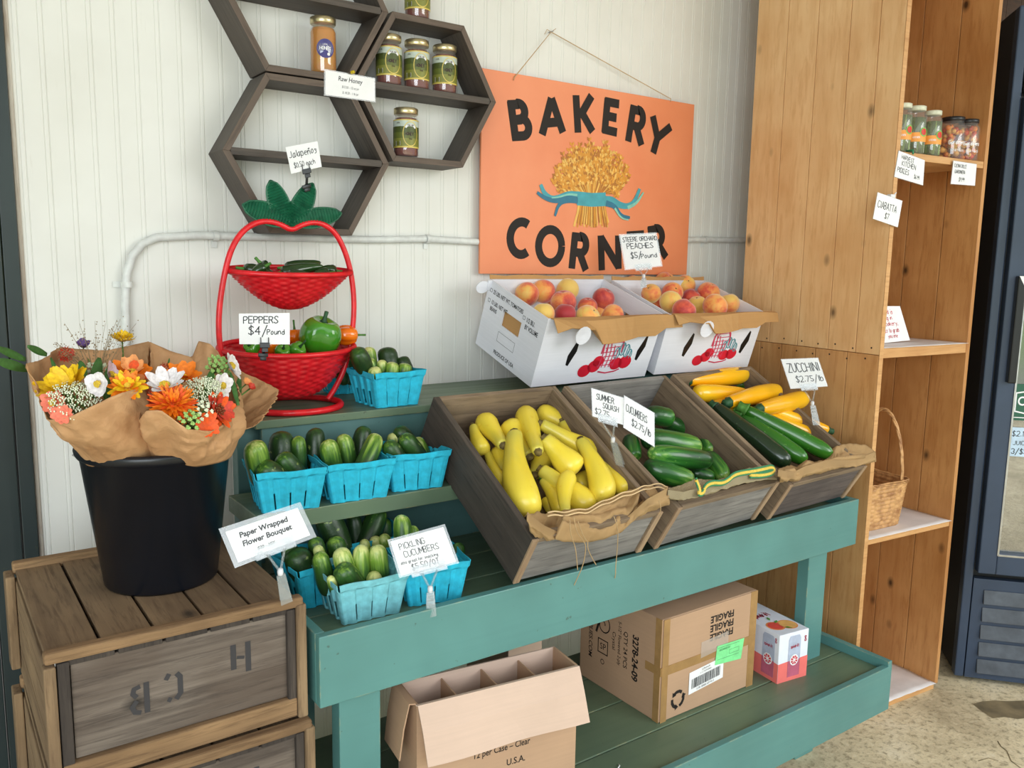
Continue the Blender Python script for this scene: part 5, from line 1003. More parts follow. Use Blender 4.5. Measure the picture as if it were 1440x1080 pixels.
def clear_clip(info, foot, w=.06):
    t, c, x, y, n = info; o0 = t.location; foot = V(foot); b = MB(); b.X = frame(c-o0, x, y, n)
    b.box(-w/2, w/2, -.006, .012, .0012, .0035); b.box(-w/2, w/2, -.010, .006, -.006, -.002); b.box(-w*.42, -w*.28, -.008, .004, -.003, .003); b.box(w*.28, w*.42, -.008, .004, -.003, .003)
    b.X = None; d = foot-c; j = c+d*.42-y*.004
    b.tube([c-o0-y*.006-x*.016, j-o0], .0028, 6); b.tube([c-o0-y*.006+x*.016, j-o0], .0028, 6); o = b.out('card_clip', G['clear'], t)
    k = MB(); k.lathe([(.001, -.008), (.005, -.006), (.0058, 0), (.005, .006), (.001, .008)], 12); k.out('clip_joint', G['silver'], t, loc=j-o0)
    m = MB(); dn = (foot-j).normalized(); X = frame(j-o0+dn*.006, x, -dn, x.cross(-dn)); m.X = X; L = (foot-j).length
    for s_ in (-1, 1): m.hexa([(-.011, -L, s_*.008-.001), (.011, -L, s_*.008-.001), (.011, -L, s_*.008+.001), (-.011, -L, s_*.008+.001), (-.008, 0, s_*.003-.001), (.008, 0, s_*.003-.001), (.008, 0, s_*.003+.001), (-.008, 0, s_*.003+.001)])
    m.box(-.006, .006, -L*.35, -L*.28, -.006, .006); m.box(-.006, .006, -L*.2, -L*.14, -.005, .005); m.out('clamp', G['clear'], t)
def black_clip(info, foot):
    t, c, x, y, n = info; o0 = t.location; foot = V(foot); b = MB(); b.X = frame(c-o0, x, y, n)
    for s_ in (-1, 1): b.box(s_*.0085-.001, s_*.0085+.001, -.004, .016, .001, .003)
    b.box(-.011, .011, -.008, .004, -.004, .004); b.box(-.007, .007, -.018, -.008, -.003, .003); b.X = None
    b.tube([c-o0-y*.008, foot-o0], .0035, 8); b.X = frame(foot-o0, x, y, n); b.box(-.011, .011, -.005, .004, -.007, .009); b.box(-.007, .007, -.013, -.004, -.002, .008); b.out('black_clip', G['black'], t, bevel=.001)
def tocam(P, up=0): d = (CAM-V(P)).normalized(); d.z += up; return d
def dr(*lines):
    """lines: (text, x frac, baseline frac, cap height frac, width, stroke, align)"""
    def f(b, W, H):
        for t_, fx, fy, hh, wd, sk, al in lines: write(b, t_, W*fx, H*fy, H*hh, wd, sk, .03, 0, al)
    return f
def df(*lines):
    def f(b, W, H):
        for t_, fx, fy, hh, sh, off, sx in lines: font_text(b, t_, W*fx, H*fy, H*hh, 'C', sh, off, sx)
    return f
P = at(490, 120, y=-.1235)
t = card('price_card', 'printed card with raw honey prices pinned to the hexagonal shelves', [(457.5, 98.5), (526.5, 111), (527, 142.5), (457.5, 133)], P, (0, -1, 0), df(('Raw Honey', .5, .66, .2, .18, .012, .86), ('$12.50 - 12 oz jar', .5, .38, .10, .2, .004, .8), ('$ 18.50 - 1 lb jar', .5, .14, .10, .2, .004, .8)), .003)
pp = at(495, 102, y=-.126); b = MB(); b.X = frame(pp, (1, 0, 0), (0, 0, 1)); b.lathe([(.0005, -.003), (.0035, -.001), (.005, .001), (.003, .003), (.0028, .008), (.0045, .010), (.0005, .012)], 14); tag(b.out('push_pin', plain('yellow_pin', (216, 190, 40), .25)), 'yellow push pin holding the raw honey card', 'push pin')
P = at(427, 222, y=-.215); inf = card('price_card', 'small handwritten jalapeno price card clipped to a green wicker leaf', [(401.5, 207), (446.5, 198.5), (452.5, 234.5), (409.5, 244.5)], P, tocam(P), lambda b, W, H: (write(b, 'Jalapen~os', W*.06, H*.58, H*.24, .66, .1, .04), write(b, '$0.50 each', W*.14, H*.18, H*.19, .6, .1, .04)))
black_clip(inf, at(431, 262, y=-.207))
P = at(370, 462, y=-.385); inf = card('price_card', 'handwritten peppers price card clipped to the lower red bowl', [(335.8, 441), (407.3, 440), (407.6, 484.3), (336.6, 484)], P, tocam(P), dr(('PEPPERS', .09, .68, .22, .85, .13, 'L'), ('$4/', .18, .32, .26, .95, .12, 'L'), ('Pound', .55, .32, .16, .85, .15, 'L')))
black_clip(inf, at(370, 499, y=-.37))
P = at(900, 355, y=-.19); inf = card('price_card', 'handwritten orchard peaches price card standing up from the right peach box', [(872, 331), (922, 328.5), (930, 373.5), (880, 378.5)], P, tocam(P), dr(('STEERE ORCHARD', .05, .80, .13, .70, .15, 'L'), ('PEACHES', .14, .58, .16, .85, .14, 'L'), ('$5/', .2, .30, .17, .8, .14, 'L'), ('Pound', .49, .28, .13, .9, .16, 'L')), .004)
clear_clip(inf, at(905, 402, y=-.20), .055)
P = at(378, 757, y=-.80); inf = card('price_card', 'printed paper wrapped flower bouquet card in a clear sleeve on the apple crate', [(317, 748), (418.5, 714), (436.5, 752.5), (335, 791)], P, tocam(P), df(('Paper Wrapped', .48, .68, .17, .15, .03, .98), ('Flower Bouquet', .48, .40, .17, .15, .03, .98), ('$20 - 10X', .42, .15, .10, .15, .01, .95)), .009)
clear_clip(inf, at(402, 842, y=-.812), .075)
P = at(595, 776, y=-.80); inf = card('price_card', 'handwritten pickling cucumbers card in a clear sleeve on the green front rail', [(549, 761.5), (623.5, 741), (641.5, 790), (564, 809.5)], P, tocam(P), dr(('PICKLING', .12, .70, .17, .75, .1, 'L'), ('CUCUMBERS', .16, .46, .17, .78, .1, 'L'), ('also great for snacking', .06, .29, .08, .78, .16, 'L'), ('$5.50/QT', .22, .08, .15, .85, .12, 'L')), .005)
clear_clip(inf, at(606, 862, y=-.825), .075)
P = CF[0] @ V((.382, .13, .20)); inf = card('price_card', 'handwritten summer squash card, left of the overlapping pair between the crates', [(832, 546), (877.5, 560), (876, 597), (833.5, 585)], P, tocam(P), dr(('SUMMER', .14, .66, .22, .62, .12, 'L'), ('SQUASH', .34, .40, .2, .62, .12, 'L'), ('$2.75', .08, .12, .2, .8, .12, 'L')), .0015)
clear_clip(inf, CF[0] @ V((.379, .17, .145)), .05)
P2 = P+tocam(P)*.003; inf = card('price_card', 'handwritten cucumbers card, right of the overlapping pair between the crates', [(878, 556.5), (920, 581), (920, 628), (877, 601)], P2, tocam(P2), dr(('CUCUMBERS', .07, .56, .22, .46, .1, 'L'), ('$2.75/lb', .26, .22, .2, .62, .12, 'L')), .0015)
P = CF[2] @ V((.39, .21, .20)); inf = card('price_card', 'handwritten zucchini card standing against the pine panel', [(1098.5, 505.5), (1150, 503.5), (1163.5, 543), (1112, 546.5)], P, tocam(P), dr(('ZUCCHINI', .1, .55, .3, .58, .09, 'L'), ('$2.75/lb', .22, .2, .2, .78, .11, 'L')), .0015)
clear_clip(inf, CF[2] @ V((.388, .20, .135)), .05)

# ================================================================== PINE SHELVING UNIT
KA, KR = V((2.490, -.777, 0)), -.0908
kx, ky = V((cos(KR), sin(KR), 0)), V((-sin(KR), cos(KR), 0))
def kp(u, v, yl): p = on(u, v, KA+ky*yl, ky)-KA; return V((p.dot(kx), yl, p.z))
def kw(x, y, z): return KA+kx*x+ky*y+V((0, 0, z))
KD, KW = .604, .486
cab = thing('pine_shelving', 'tall open knotty pine shelving unit between the bench and the fridge', 'shelving unit', KA, KR)
def planks(name, x0, x1, z0, z1, mat, seams):
    b = MB(); ys = [0]+seams+[KD]
    for a, c_ in zip(ys, ys[1:]): b.box(x0, x1, a+.0014, c_-.0014, z0, z1)
    return b.out(name, mat, cab, bevel=.0015)
planks('side_panel', .0, .018, 0.02, 1.250, wood('aged_knotty_pine', 'Z', (176, 120, 68), (208, 154, 98), (224, 178, 122), .5, knots=.9, bump=.06, grain=.45), [.12, .25, .40, .50]); planks('side_panel', .0, .018, 1.2515, 3.05, G['pine']['Z'], [.09, .20, .33, .46])
planks('side_panel', KW-.018, KW, .02, 3.05, G['pinedark'], [.13, .27, .42]); 
B('back_panel', G['pinedark'], cab, .018, KW-.018, KD-.015, KD, .02, 3.05)
B('face_edge', G['pinex'], cab, -.0005, .0185, -.002, .0, .02, 3.05, bevel=.0004)
nh = MB()
for z, zz in ((1.268, 0), (1.232, 1)):
    for y in (.03, .10, .17, .24, .31, .39, .47): nh.X = frame((-.0004, y+.02*zz, z+.004*sin(y*50)), (0, -1, 0), (0, 0, 1)); nh.lathe([(.0005, .0006), (.003, .0004), (.0032, 0)], 8)
nh.out('nail_heads', plain('dark_nail_head', (52, 34, 22), .6), cab)
for z0, z1 in ((1.861, 1.883), (1.24, 1.272), (.619, .639), (2.5, 2.52), (3.03, 3.05), (.0, .022)): B('shelf', G['pinex'], cab, .018, KW-.018, .004, KD-.016, z0, z1)
for z, lab, nm in ((1.2725, 'white liner on the middle shelf of the pine unit', 0), (.6395, 'white liner under the willow basket on the lower shelf', 1), (.0225, 'crumpled white cloth liner on the floor shelf of the pine unit', 2)):
    b = MB(); amp = .0012 if nm < 2 else .006; b.smooth = True; b.grid([[(.02+.448*i/24, -.004+(KD-.02)*j/24, z+.001+amp*abs(mnoise.noise(V((i*.3, j*.25, z*9))))) for i in range(25)] for j in range(25)], uv=False)
    o = tag(b.out('shelf_liner', G['linen'], solid=.001), lab, 'shelf liner'); o.location = KA; o.rotation_euler = (0, 0, KR)
def pjar(label, u, v, yl, z, r, h, kind):
    p = kp(u, v, yl); t = thing('pickle_jar' if kind else 'giardiniera_jar', label, 'jar', kw(p.x, yl, z), KR-.45, 'pickle jars on the high pine shelf' if kind else 'vegetable jars on the high pine shelf')
    g = MB(); g.lathe([(r-.003, 0), (r, .006), (r, h*.78), (r*.82, h*.86), (r*.8, h*.93)], 24, cap=False); g.out('glass', G['jarglass'], t)
    l_ = MB(); k = .86; l_.lathe([(r*k-.002, h*.9), (r*k, h*.905), (r*k, h*.99), (r*k-.003, h), (.001, h+.0005)], 28); l_.out('lid', G['whitelid' if kind else 'blacklid'], t)
    random.seed(int(u)); c = MB()
    if kind:
        b = MB(); b.lathe([(.001, .003), (r-.002, .004), (r-.002, h*.76), (.001, h*.76)], 20, cap=False); b.out('brine', thin('green_brine', .55, (96, 112, 58), .1), t)
        for k in range(7): a = 2*pi*k/7; c.tube([(r*.66*cos(a), r*.66*sin(a), .006), (r*.62*cos(a+.1), r*.62*sin(a+.1), h*.76)], .0095, 8)
        c.out('pickle_spears', plain('pickle_spear', (126, 146, 72), .4, .25, 40), t)
        b = MB(); b.smooth = True; b.lathe([(r+.0006, h*.26), (r+.0006, h*.45)], 28, cap=False); b.out('label', plain('orange_label', (240, 160, 70), .5), t)
        b = MB(); b.X = cyl(r+.0012); b.mi = 0; cc = (.012, h*.46)
        for rr, mi, zz in ((.0145, 0, 0), (.0105, 1, .0004)):
            b.mi = mi; b.X = cyl(r+.0012+zz)
            for k in range(20): a1, a2 = 2*pi*k/20, 2*pi*(k+1)/20; b.face([b.P((cc[0], cc[1], 0)), b.P((cc[0]+rr*cos(a1), cc[1]+rr*sin(a1), 0)), b.P((cc[0]+rr*cos(a2), cc[1]+rr*sin(a2), 0))])
        b.out('round_seal', [plain('green_seal', (120, 180, 80), .5), plain('red_seal', (206, 50, 36), .5)], t)
        b = MB(); b.X = cyl(r+.0014); write(b, 'KITCHEN', -.012, h*.33, .0055, .7, .16, 0, 0, 'C'); b.out('label_lettering', G['card'], t)
    else:
        for k in range(60):
            a, rd, z_ = random.uniform(0, 6.28), (r-.011)*sqrt(random.random()), .01+random.random()*h*.74; c.mi = random.choice((0, 0, 1, 2)); blob(c, V((rd*cos(a), rd*sin(a), z_)), random.uniform(.007, .011), 7, 5)
        c.out('vegetable_pieces', [plain('golden_cauliflower', (214, 158, 80), .4, .2, 60), plain('red_pepper_piece', (190, 66, 30), .4, .2, 60), plain('orange_carrot_piece', (222, 120, 40), .4, .2, 60)], t)
        b = MB(); b.X = cyl(r+.001); write(b, 'Giardiniera', -.002, h*.36, .012, .62, .17, .02, 0, 'C'); b.out('label_lettering', G['card'], t); b = MB(); b.X = cyl(r+.001); write(b, 'VEGETABLES', 0, h*.2, .006, .9, .16, 0, 0, 'C'); b.out('label_lettering', G['card'], t)
zt = 1.884
pjar('pickle jar at the left end, half hidden behind the pine panel', 1266, 205, .045, zt, .030, .152, 1); pjar('pickle jar in the middle of the three with an orange label', 1285, 210, .05, zt, .032, .152, 1); pjar('pickle jar at the right of the three with an orange label', 1308, 213, .045, zt, .030, .145, 1)
pjar('wide jar of mixed vegetables with a black lid, left of two', 1336, 220, .07, zt, .042, .142, 0); pjar('wide jar of mixed vegetables with a black lid, right of two', 1358, 222, .045, zt, .036, .136, 0)
def kcard(label, quad, yl, draw, **k): P = kw(kp(*quad[0], yl).x, yl, 0); return card('price_card', label, quad, P, -ky, draw, **k)
inf = kcard('handwritten kitchen pickles price card on the front of the high pine shelf', [(1264, 212), (1300.5, 225.5), (1298, 260.5), (1257.8, 248.5)], -.004, dr(('HARVEST', .14, .74, .16, .9, .12, 'L'), ('KITCHEN', .18, .5, .18, .95, .12, 'L'), ('PICKLES', .06, .22, .19, .72, .12, 'L'), ('$6.99', .66, .16, .15, .62, .12, 'L')), sleeve=.0015)
inf2 = kcard('handwritten vegetable mix price card at the right end of the high pine shelf', [(1341, 226), (1373.5, 231), (1371, 261), (1337.2, 258.5)], -.004, dr(('CUCINA DOLCE', .06, .74, .15, .68, .12, 'L'), ('GIARDINIERA', .1, .48, .15, .68, .12, 'L'), ('$9.99', .3, .14, .17, .7, .12, 'L')), sleeve=.0015)
b = MB(); p = kw(kp(1283, 217, -.004).x, -.006, kp(1283, 217, -.004).z); b.tube([p, p+V((0, 0, .012)), p+ky*.03+V((0, 0, .012))], .003, 6); tag(b.out('binder_clip', plain('green_clip', (40, 130, 90), .4)), 'small green clip holding the kitchen pickles card', 'clip')
inf = kcard('handwritten ciabatta price card clipped to the pine panel edge', [(1234.5, 270.5), (1269, 282.5), (1262.5, 319.5), (1227.8, 307.5)], -.012, dr(('CIABATTA', .08, .48, .25, .74, .1, 'L'), ('$7', .42, .16, .2, .8, .12, 'L')), sleeve=.001)
b = MB(); p = kp(1256, 276, -.012); b.box(-.008, .014, -.010, .004, -.004, .006); b.tube([(.006, -.006, 0), (.014, -.012, .012)], .002, 6); o = tag(b.out('card_clip', G['silver']), 'clear clip holding the ciabatta card on the pine edge', 'clip'); o.location = kw(p.x, 0, p.z); o.rotation_euler = (0, 0, KR)
# red handwriting tent card
Pt = kw(.05, .10, 1.274); nrm = -ky+V((0, 0, .28))
G['redcard'] = G['card']
t, *_ = card('tent_card', 'white folded tent card with red handwriting on the middle pine shelf', [(1216, 430.5), (1265.5, 430.5), (1279.7, 478.5), (1220, 485)], on(1250, 482, Pt, ky), nrm, dr(('Bread is', .36, .78, .12, .9, .14, 'L'), ('cooling in', .30, .62, .11, .9, .14, 'L'), ('the bakery,', .32, .46, .11, .9, .14, 'L'), ('Tell us to grab', .30, .27, .11, .72, .13, 'L'), ('you one', .5, .12, .10, .7, .13, 'L')), mat='redcard')
# willow basket
wp = kp(1213, 737, .03); WBx = max(.021, wp.x); wb = thing('willow_basket', 'square natural willow basket with a hoop handle on the lower pine shelf', 'basket', kw(.0, .03, .643), KR)
def sqr(a, rx, ry, e=.32):
    c_, s_ = cos(a), sin(a); return (rx*(abs(c_)**e)*(1 if c_ > 0 else -1), ry*(abs(s_)**e)*(1 if s_ > 0 else -1))
b = MB(); b.smooth = True; rows = []; NR = 44; Nn = 200; wx, wy, whh = .128, .10, .158; cx0, cy0 = .158, .11
for i in range(NR+1):
    s = i/NR; row = []
    for j in range(Nn):
        a = 2*pi*j/Nn; x, y = sqr(a, wx*(.86+.14*s), wy*(.86+.14*s)); k = (i//2) % 2; w = .0032*cos(20*a+pi*k)*(1 if i % 2 else .1); L_ = sqrt(x*x+y*y); row.append((cx0+x*(1+w/L_), cy0+y*(1+w/L_), whh*s))
    rows.append(row)
ids = b.grid(rows, True, uv=False); b.face(ids[0][::-1]); b.out('woven_body', G['wicker'], wb, solid=.003)
HX = kp(1243, 662, .12).x
rim = [V((cx0+sqr(2*pi*j/120, wx+.003, wy+.003)[0], cy0+sqr(2*pi*j/120, wx+.003, wy+.003)[1], whh)) for j in range(120)]
for ph in (0, 2.1, 4.2): b = MB(); b.tube([p+V((.003*cos(j*.55+ph), .003*cos(j*.55+ph), .0045*sin(j*.55+ph))) for j, p in enumerate(rim)], .0032, 6, True); b.out('braided_rim', G['wicker'], wb)
for ph in (0, 2.1, 4.2):
    b = MB(); b.tube([V((HX+.0045*cos(j*.5+ph), cy0+(wy-.008)*cos(a)*-1, whh-.02+.255*sin(a)+.0045*sin(j*.5+ph))) for j, a in enumerate([pi*q_/60 for q_ in range(61)])], .0036, 6); b.out('hoop_handle', G['wicker'], wb)

# ================================================================== FRIDGE
FZ = 2.40; FR = thing('display_fridge', 'dark navy glass door fridge at the right edge of the picture', 'fridge', (3.081, -.825, 0), radians(-48.6))
B('cabinet', G['fridgeside'], FR, 0, .74, .045, .70, .03, FZ, bevel=.004)
B('front_frame', G['fridge'], FR, 0, .031, .0, .045, .02, FZ, bevel=.004); B('front_frame', G['fridge'], FR, .709, .74, .0, .045, .02, FZ, bevel=.004)
B('header_sign', plain('charcoal_header', (50, 54, 58), .3), FR, .035, .705, -.006, .044, 2.125, FZ-.004, bevel=.004); b = MB(); b.tube([(.04, -.012, 2.118), (.70, -.012, 2.118)], .007, 8); b.out('chrome_trim', G['metal'], FR)
dm = [(.036, .094, .435, 2.105), (.646, .704, .435, 2.105), (.094, .646, .435, .512), (.094, .646, 2.03, 2.105)]
b = MB()
for a in dm: b.box(a[0], a[1], -.030, .012, a[2], a[3])
door = b.out('door', G['fridge'], FR, bevel=.004)
b = MB(); b.box(.094, .646, -.004, .002, .512, 2.03); b.out('glass_pane', G['doorglass'], door)
b = MB()
for a in ((.092, .098, .508, 2.03), (.094, .646, .506, .512)): b.box(a[0], a[1], -.033, -.028, a[2], a[3])
b.out('chrome_bead', G['metal'], door)
b = MB(); b.box(.060, .086, -.062, -.030, 1.137, 1.506); b.out('handle', G['black'], door, bevel=.004); b = MB(); b.poly([(.062, -.0632, 1.506), (.086, -.0632, 1.506), (.086, -.0632, 1.46)]); b.out('handle_label', G['card'], door)
B('gasket', G['fridged'], FR, .031, .705, .012, .03, .43, 2.11)
B('kick_frame', G['fridge'], FR, .034, .705, .0, .03, .02, .405); 
for k in range(5): b = MB(); z = .045+k*.067; b.hexa([(.07, -.014, z), (.68, -.014, z), (.68, .0, z), (.07, .0, z), (.07, -.004, z+.052), (.68, -.004, z+.052), (.68, .0, z+.052), (.07, .0, z+.052)]); b.out('louvre', G['louvre'], FR, bevel=.002)
for k, z in enumerate((.6, .85, 1.1, 1.4, 1.7)): B('wire_shelf', G['metal'], FR, .1, .64, .06, .44, z, z+.006) if 0 else None
def fcard(name, label, x0, x1, z0, z1, mat, draw, txt='ink'):
    t = thing(name, label, 'sticker', (0, 0, 0)); M_ = Matrix.Translation((3.081, -.825, 0)) @ Matrix.Rotation(radians(-48.6), 4, 'Z'); t.matrix_world = M_ @ Matrix.Translation((x0, -.0052, z0))
    b = MB(); b.box(0, x1-x0, -.0004, 0, 0, z1-z0); b.out('sticker_sheet', mat, t); b = MB(); b.X = frame((0, -.0008, 0), (1, 0, 0), (0, 0, 1)); draw(b, x1-x0, z1-z0); b.out('lettering', G[txt], t)
fcard('round_sticker', 'green badge sticker with three white letters on the fridge glass', .100, .235, 1.0, 1.13, plain('dark_green_sticker', (36, 92, 70), .4), lambda b, W, H: (font_text(b, 'CHI', W*.32, H*.42, H*.24, 'C', 0, .02, .8), b.strip([(W*.06, H*.25), (W*.3, H*.2), (W*.6, H*.25), (W*.6, H*.75), (W*.3, H*.8), (W*.06, H*.75)], .005, True), b.strip([(0, H*.08), (W, H*.08)], .003)), 'card')
fcard('price_strip', 'pale blue price notice stuck on the fridge glass below the badge', .098, .3, .87, .975, plain('pale_blue_notice', (190, 212, 232), .5), dr(('$2.19 EACH', .05, .7, .17, .9, .12, 'L'), ('JUICE', .08, .4, .14, .9, .12, 'L'), ('3/$5.00', .06, .1, .17, .9, .14, 'L')))
it = thing('stocked_goods', 'blurred packets standing inside the fridge behind its glass', 'packaged food', (3.081, -.825, 0)); it.rotation_euler = (0, 0, radians(-48.6))
random.seed(4)
for k in range(9):
    x0 = .12+.06*(k % 3); z0 = (.5, .78, 1.15)[k//3]; cc = random.choice(((150, 190, 120), (90, 120, 70), (200, 214, 220), (120, 50, 60)))
    B('packet', plain('packet_%d' % k if 0 else 'packet_wrap', cc, .5, .3, 20), it, x0, x0+.05, .10+.02*(k % 2), .16+.02*(k % 2), z0, z0+.16)

# ================================================================== CARTONS ON THE LOWER SHELF
fx = thing('shipping_carton', 'taped brown cardboard carton with black printing and a barcode label on the lower shelf', 'cardboard box', (1.53, -.811, .323)); w, l, h = .380, .325, .288
B('carton_body', G['cb'], fx, 0, w, 0, l, 0, h, bevel=.003)
B('flap', G['cb'], fx, .004, w-.004, -.003, .0, h*.5+.0015, h-.002, bevel=.0008); B('flap', G['cb'], fx, .004, w-.004, -.003, .0, .003, h*.5-.0015, bevel=.0008)
b = MB(); b.box(.002, w-.002, -.0042, -.003, h*.455, h*.545); b.box(-.0012, 0, .002, .055, h*.46, h*.54); b.box(-.0012, .004, -.003, .0, h*.46, h*.54); b.box(.004, .026, -.0036, -.003, 0, h); b.box(-.0008, 0, 0, .022, 0, h); b.box(w-.03, w-.001, -.0036, -.003, 0, h); b.out('packing_tape', G['tape'], fx)
b = MB(); b.poly([(.15, -.0044, h*.50), (.26, -.0044, h*.53), (.26, -.0044, h*.68), (.15, -.0044, h*.66)]); b.out('torn_label', thin('torn_label_residue', .35, (226, 214, 206), .4), fx)
b = MB(); b.X = frame((0, -.0036, 0), (-1, 0, 0), (0, 0, -1), (0, -1, 0))
for k in range(3): font_text(b, 'FRAGILE', -.232, -(h*.70+k*.026), .019, 'C', 0, .03, .95)
b.out('fragile_print', G['sblack'], fx); b = MB(); b.X = frame((.068, -.0036, .05), (1, 0, 0), (0, 0, 1))
for k in range(3):
    a0 = radians(90+120*k); pts = [(.022*cos(a0+radians(d)), .022*sin(a0+radians(d))) for d in (-42, -14, 14, 40)]; b.strip(pts, .009); e = a0+radians(52); c_ = V((.022*cos(e), .022*sin(e))); tn = V((-sin(e), cos(e))); nn = V((cos(e), sin(e)))
    b.face([b.P((*(c_+nn*.009-tn*.006), 0)), b.P((*(c_-nn*.009-tn*.006), 0)), b.P((*(c_+tn*.006), 0))])
b.out('recycling_symbol', G['sblack'], fx); b = MB(); b.X = frame((-.0006, 0, 0), (0, 0, -1), (0, -1, 0)); hs = -h
font_text(b, '3278-24-09', -h*.50, -.105, .022, 'C', 0, .03, .9); font_text(b, 'QTY 24 PCS', -h*.53, -.140, .015, 'C', 0, .005, .95); font_text(b, '5-1/2" Flowered 2-ply', -h*.56, -.163, .012, 'C', 0, 0, .85); font_text(b, 'Crystal', -h*.56, -.186, .013, 'C'); font_text(b, 'SUPPLIES.COM', -h*.50, -.285, .015, 'C', .15, .01, 1)
b.X = frame((-.0006, .225, h*.66), (0, -1, 0), (0, 0, 1)); b.strip([((.006+.0032*a)*cos(a), (.006+.0032*a)*sin(a)) for a in [j*.4 for j in range(22)]], .0035)
b.strip([(-.02, -.045), (.02, -.045), (.02, -.085), (-.02, -.085)], .003, True); b.strip([(-.035, .03), (-.02, .0), (-.03, -.03)], .008); font_text(b, 'SP', 0, -.073, .018, 'C'); b.strip([(.0+.007*cos(a), -.11+.007*sin(a)) for a in [j*.5 for j in range(13)]], .002, True)
b.out('printing', G['sblack'], fx)
b = MB(); b.poly([(.108, -.0046, .050), (.245, -.0046, .062), (.245, -.0046, .125), (.108, -.0046, .113)]); o = b.out('barcode_label', G['card'], fx); b = MB(); random.seed(2); b.X = frame((.118, -.0050, .064), (1, 0, .085), (0, 0, 1)); x = 0
while x < .112: wv = random.choice((.0012, .0022, .0032)); b.poly([(x, 0, 0), (x+wv, 0, 0), (x+wv, .028, 0), (x, .028, 0)]); x += wv+random.choice((.0012, .002))
font_text(b, '5 00 28406 63710 2', .055, -.009, .006, 'C'); font_text(b, '3278-24-09', .055, .041, .005, 'C'); font_text(b, '5 1/2" FLOWERED', .055, .033, .004, 'C'); b.out('barcode', G['ink'], o)
b = MB(); b.poly([(.208, -.0054, .108), (.318, -.0054, .098), (.328, -.0054, .158), (.214, -.0054, .162)]); o = b.out('green_sticker', plain('mint_green_sticker', (130, 226, 150), .5), fx); b = MB(); b.X = frame((.216, -.0058, .115), (1, 0, 0), (0, 0, 1)); font_text(b, 'DELIVERED BY', .03, .03, .005, 'C'); b.strip([(.05, .012), (.09, .012), (.09, .024), (.05, .024)], .0008, True); b.strip([(.0, .006), (.09, .004)], .0008); b.strip([(.0, .04), (.09, .038)], .0008); b.out('sticker_print', plain('dark_green_print', (40, 100, 60), .5), o)

gx = thing('divided_carton', 'open pinkish cardboard carton with dividers and a folded down front flap', 'cardboard box', (.787, -.844, .323), radians(-7.3)); w, l, h = .392, .108, .297; k = .004
B('front_wall', G['cb'], gx, 0, w, 0, k, 0, h, bevel=0); B('back_wall', G['cblight'], gx, 0, w, l-k, l, 0, h, bevel=0); B('side_wall', G['cb'], gx, 0, k, k, l-k, 0, h, bevel=0); B('side_wall', G['cb'], gx, w-k, w, k, l-k, 0, h, bevel=0); B('bottom', G['cb'], gx, k, w-k, k, l-k, 0, k, bevel=0)
for x in (.098, .196, .292): B('cross_divider', G['cb'], gx, x, x+.003, k, l-k, k, h-.012, bevel=0)
b = MB(); n = 10; b.grid([[(w*i/n-.002, .001, h) for i in range(n+1)], [(w*i/n, -.006, h+.001) for i in range(n+1)], [(w*i/n+.004, -.024-.003*sin(i), h-.05) for i in range(n+1)], [(w*i/n+.01, -.036-.004*sin(i*.8), h-.12) for i in range(n+1)]], uv=False); b.out('front_flap', G['cblight'], gx, solid=.003)
b = MB(); b.grid([[(w, y, h) for y in (.005, .05, .105)], [(w+.012, y, h-.04) for y in (.005, .05, .105)], [(w+.03, y, h-.11) for y in (.01, .05, .10)]], uv=False); b.out('side_flap', G['cb'], gx, solid=.003)
b = MB(); b.grid([[(0, y, h) for y in (.005, .05, .105)], [(-.014, y, h+.003) for y in (.005, .05, .105)], [(-.026, y, h-.05) for y in (.006, .05, .10)], [(-.034, y, h-.12) for y in (.01, .05, .10)]], uv=False); b.out('side_flap', G['cb'], gx, solid=.003)
b = MB(); b.X = frame((0, -.0006, 0), (1, 0, 0), (0, 0, 1)); font_text(b, '12 per Case – Clear', .20, h-.157, .015, 'C', .05, .01, .8); b.out('printing', G['sblack'], gx); b = MB(); b.X = frame((0, -.0006, 0), (1, 0, 0), (0, 0, 1)); font_text(b, 'U.S.A.', .235, h-.195, .015, 'C', 0, .01, .9); b.out('printing', G['sblack'], gx)
cx_ = thing('plain_carton', 'plain light cardboard carton just visible behind the divided carton', 'cardboard box', (1.19, -.60, .323)); B('carton_body', G['cblight'], cx_, 0, .11, 0, .2, 0, .31, bevel=.002)
B('carton_flap', G['cblight'], cx_, .002, .108, .002, .1, .311, .313, bevel=.0005)

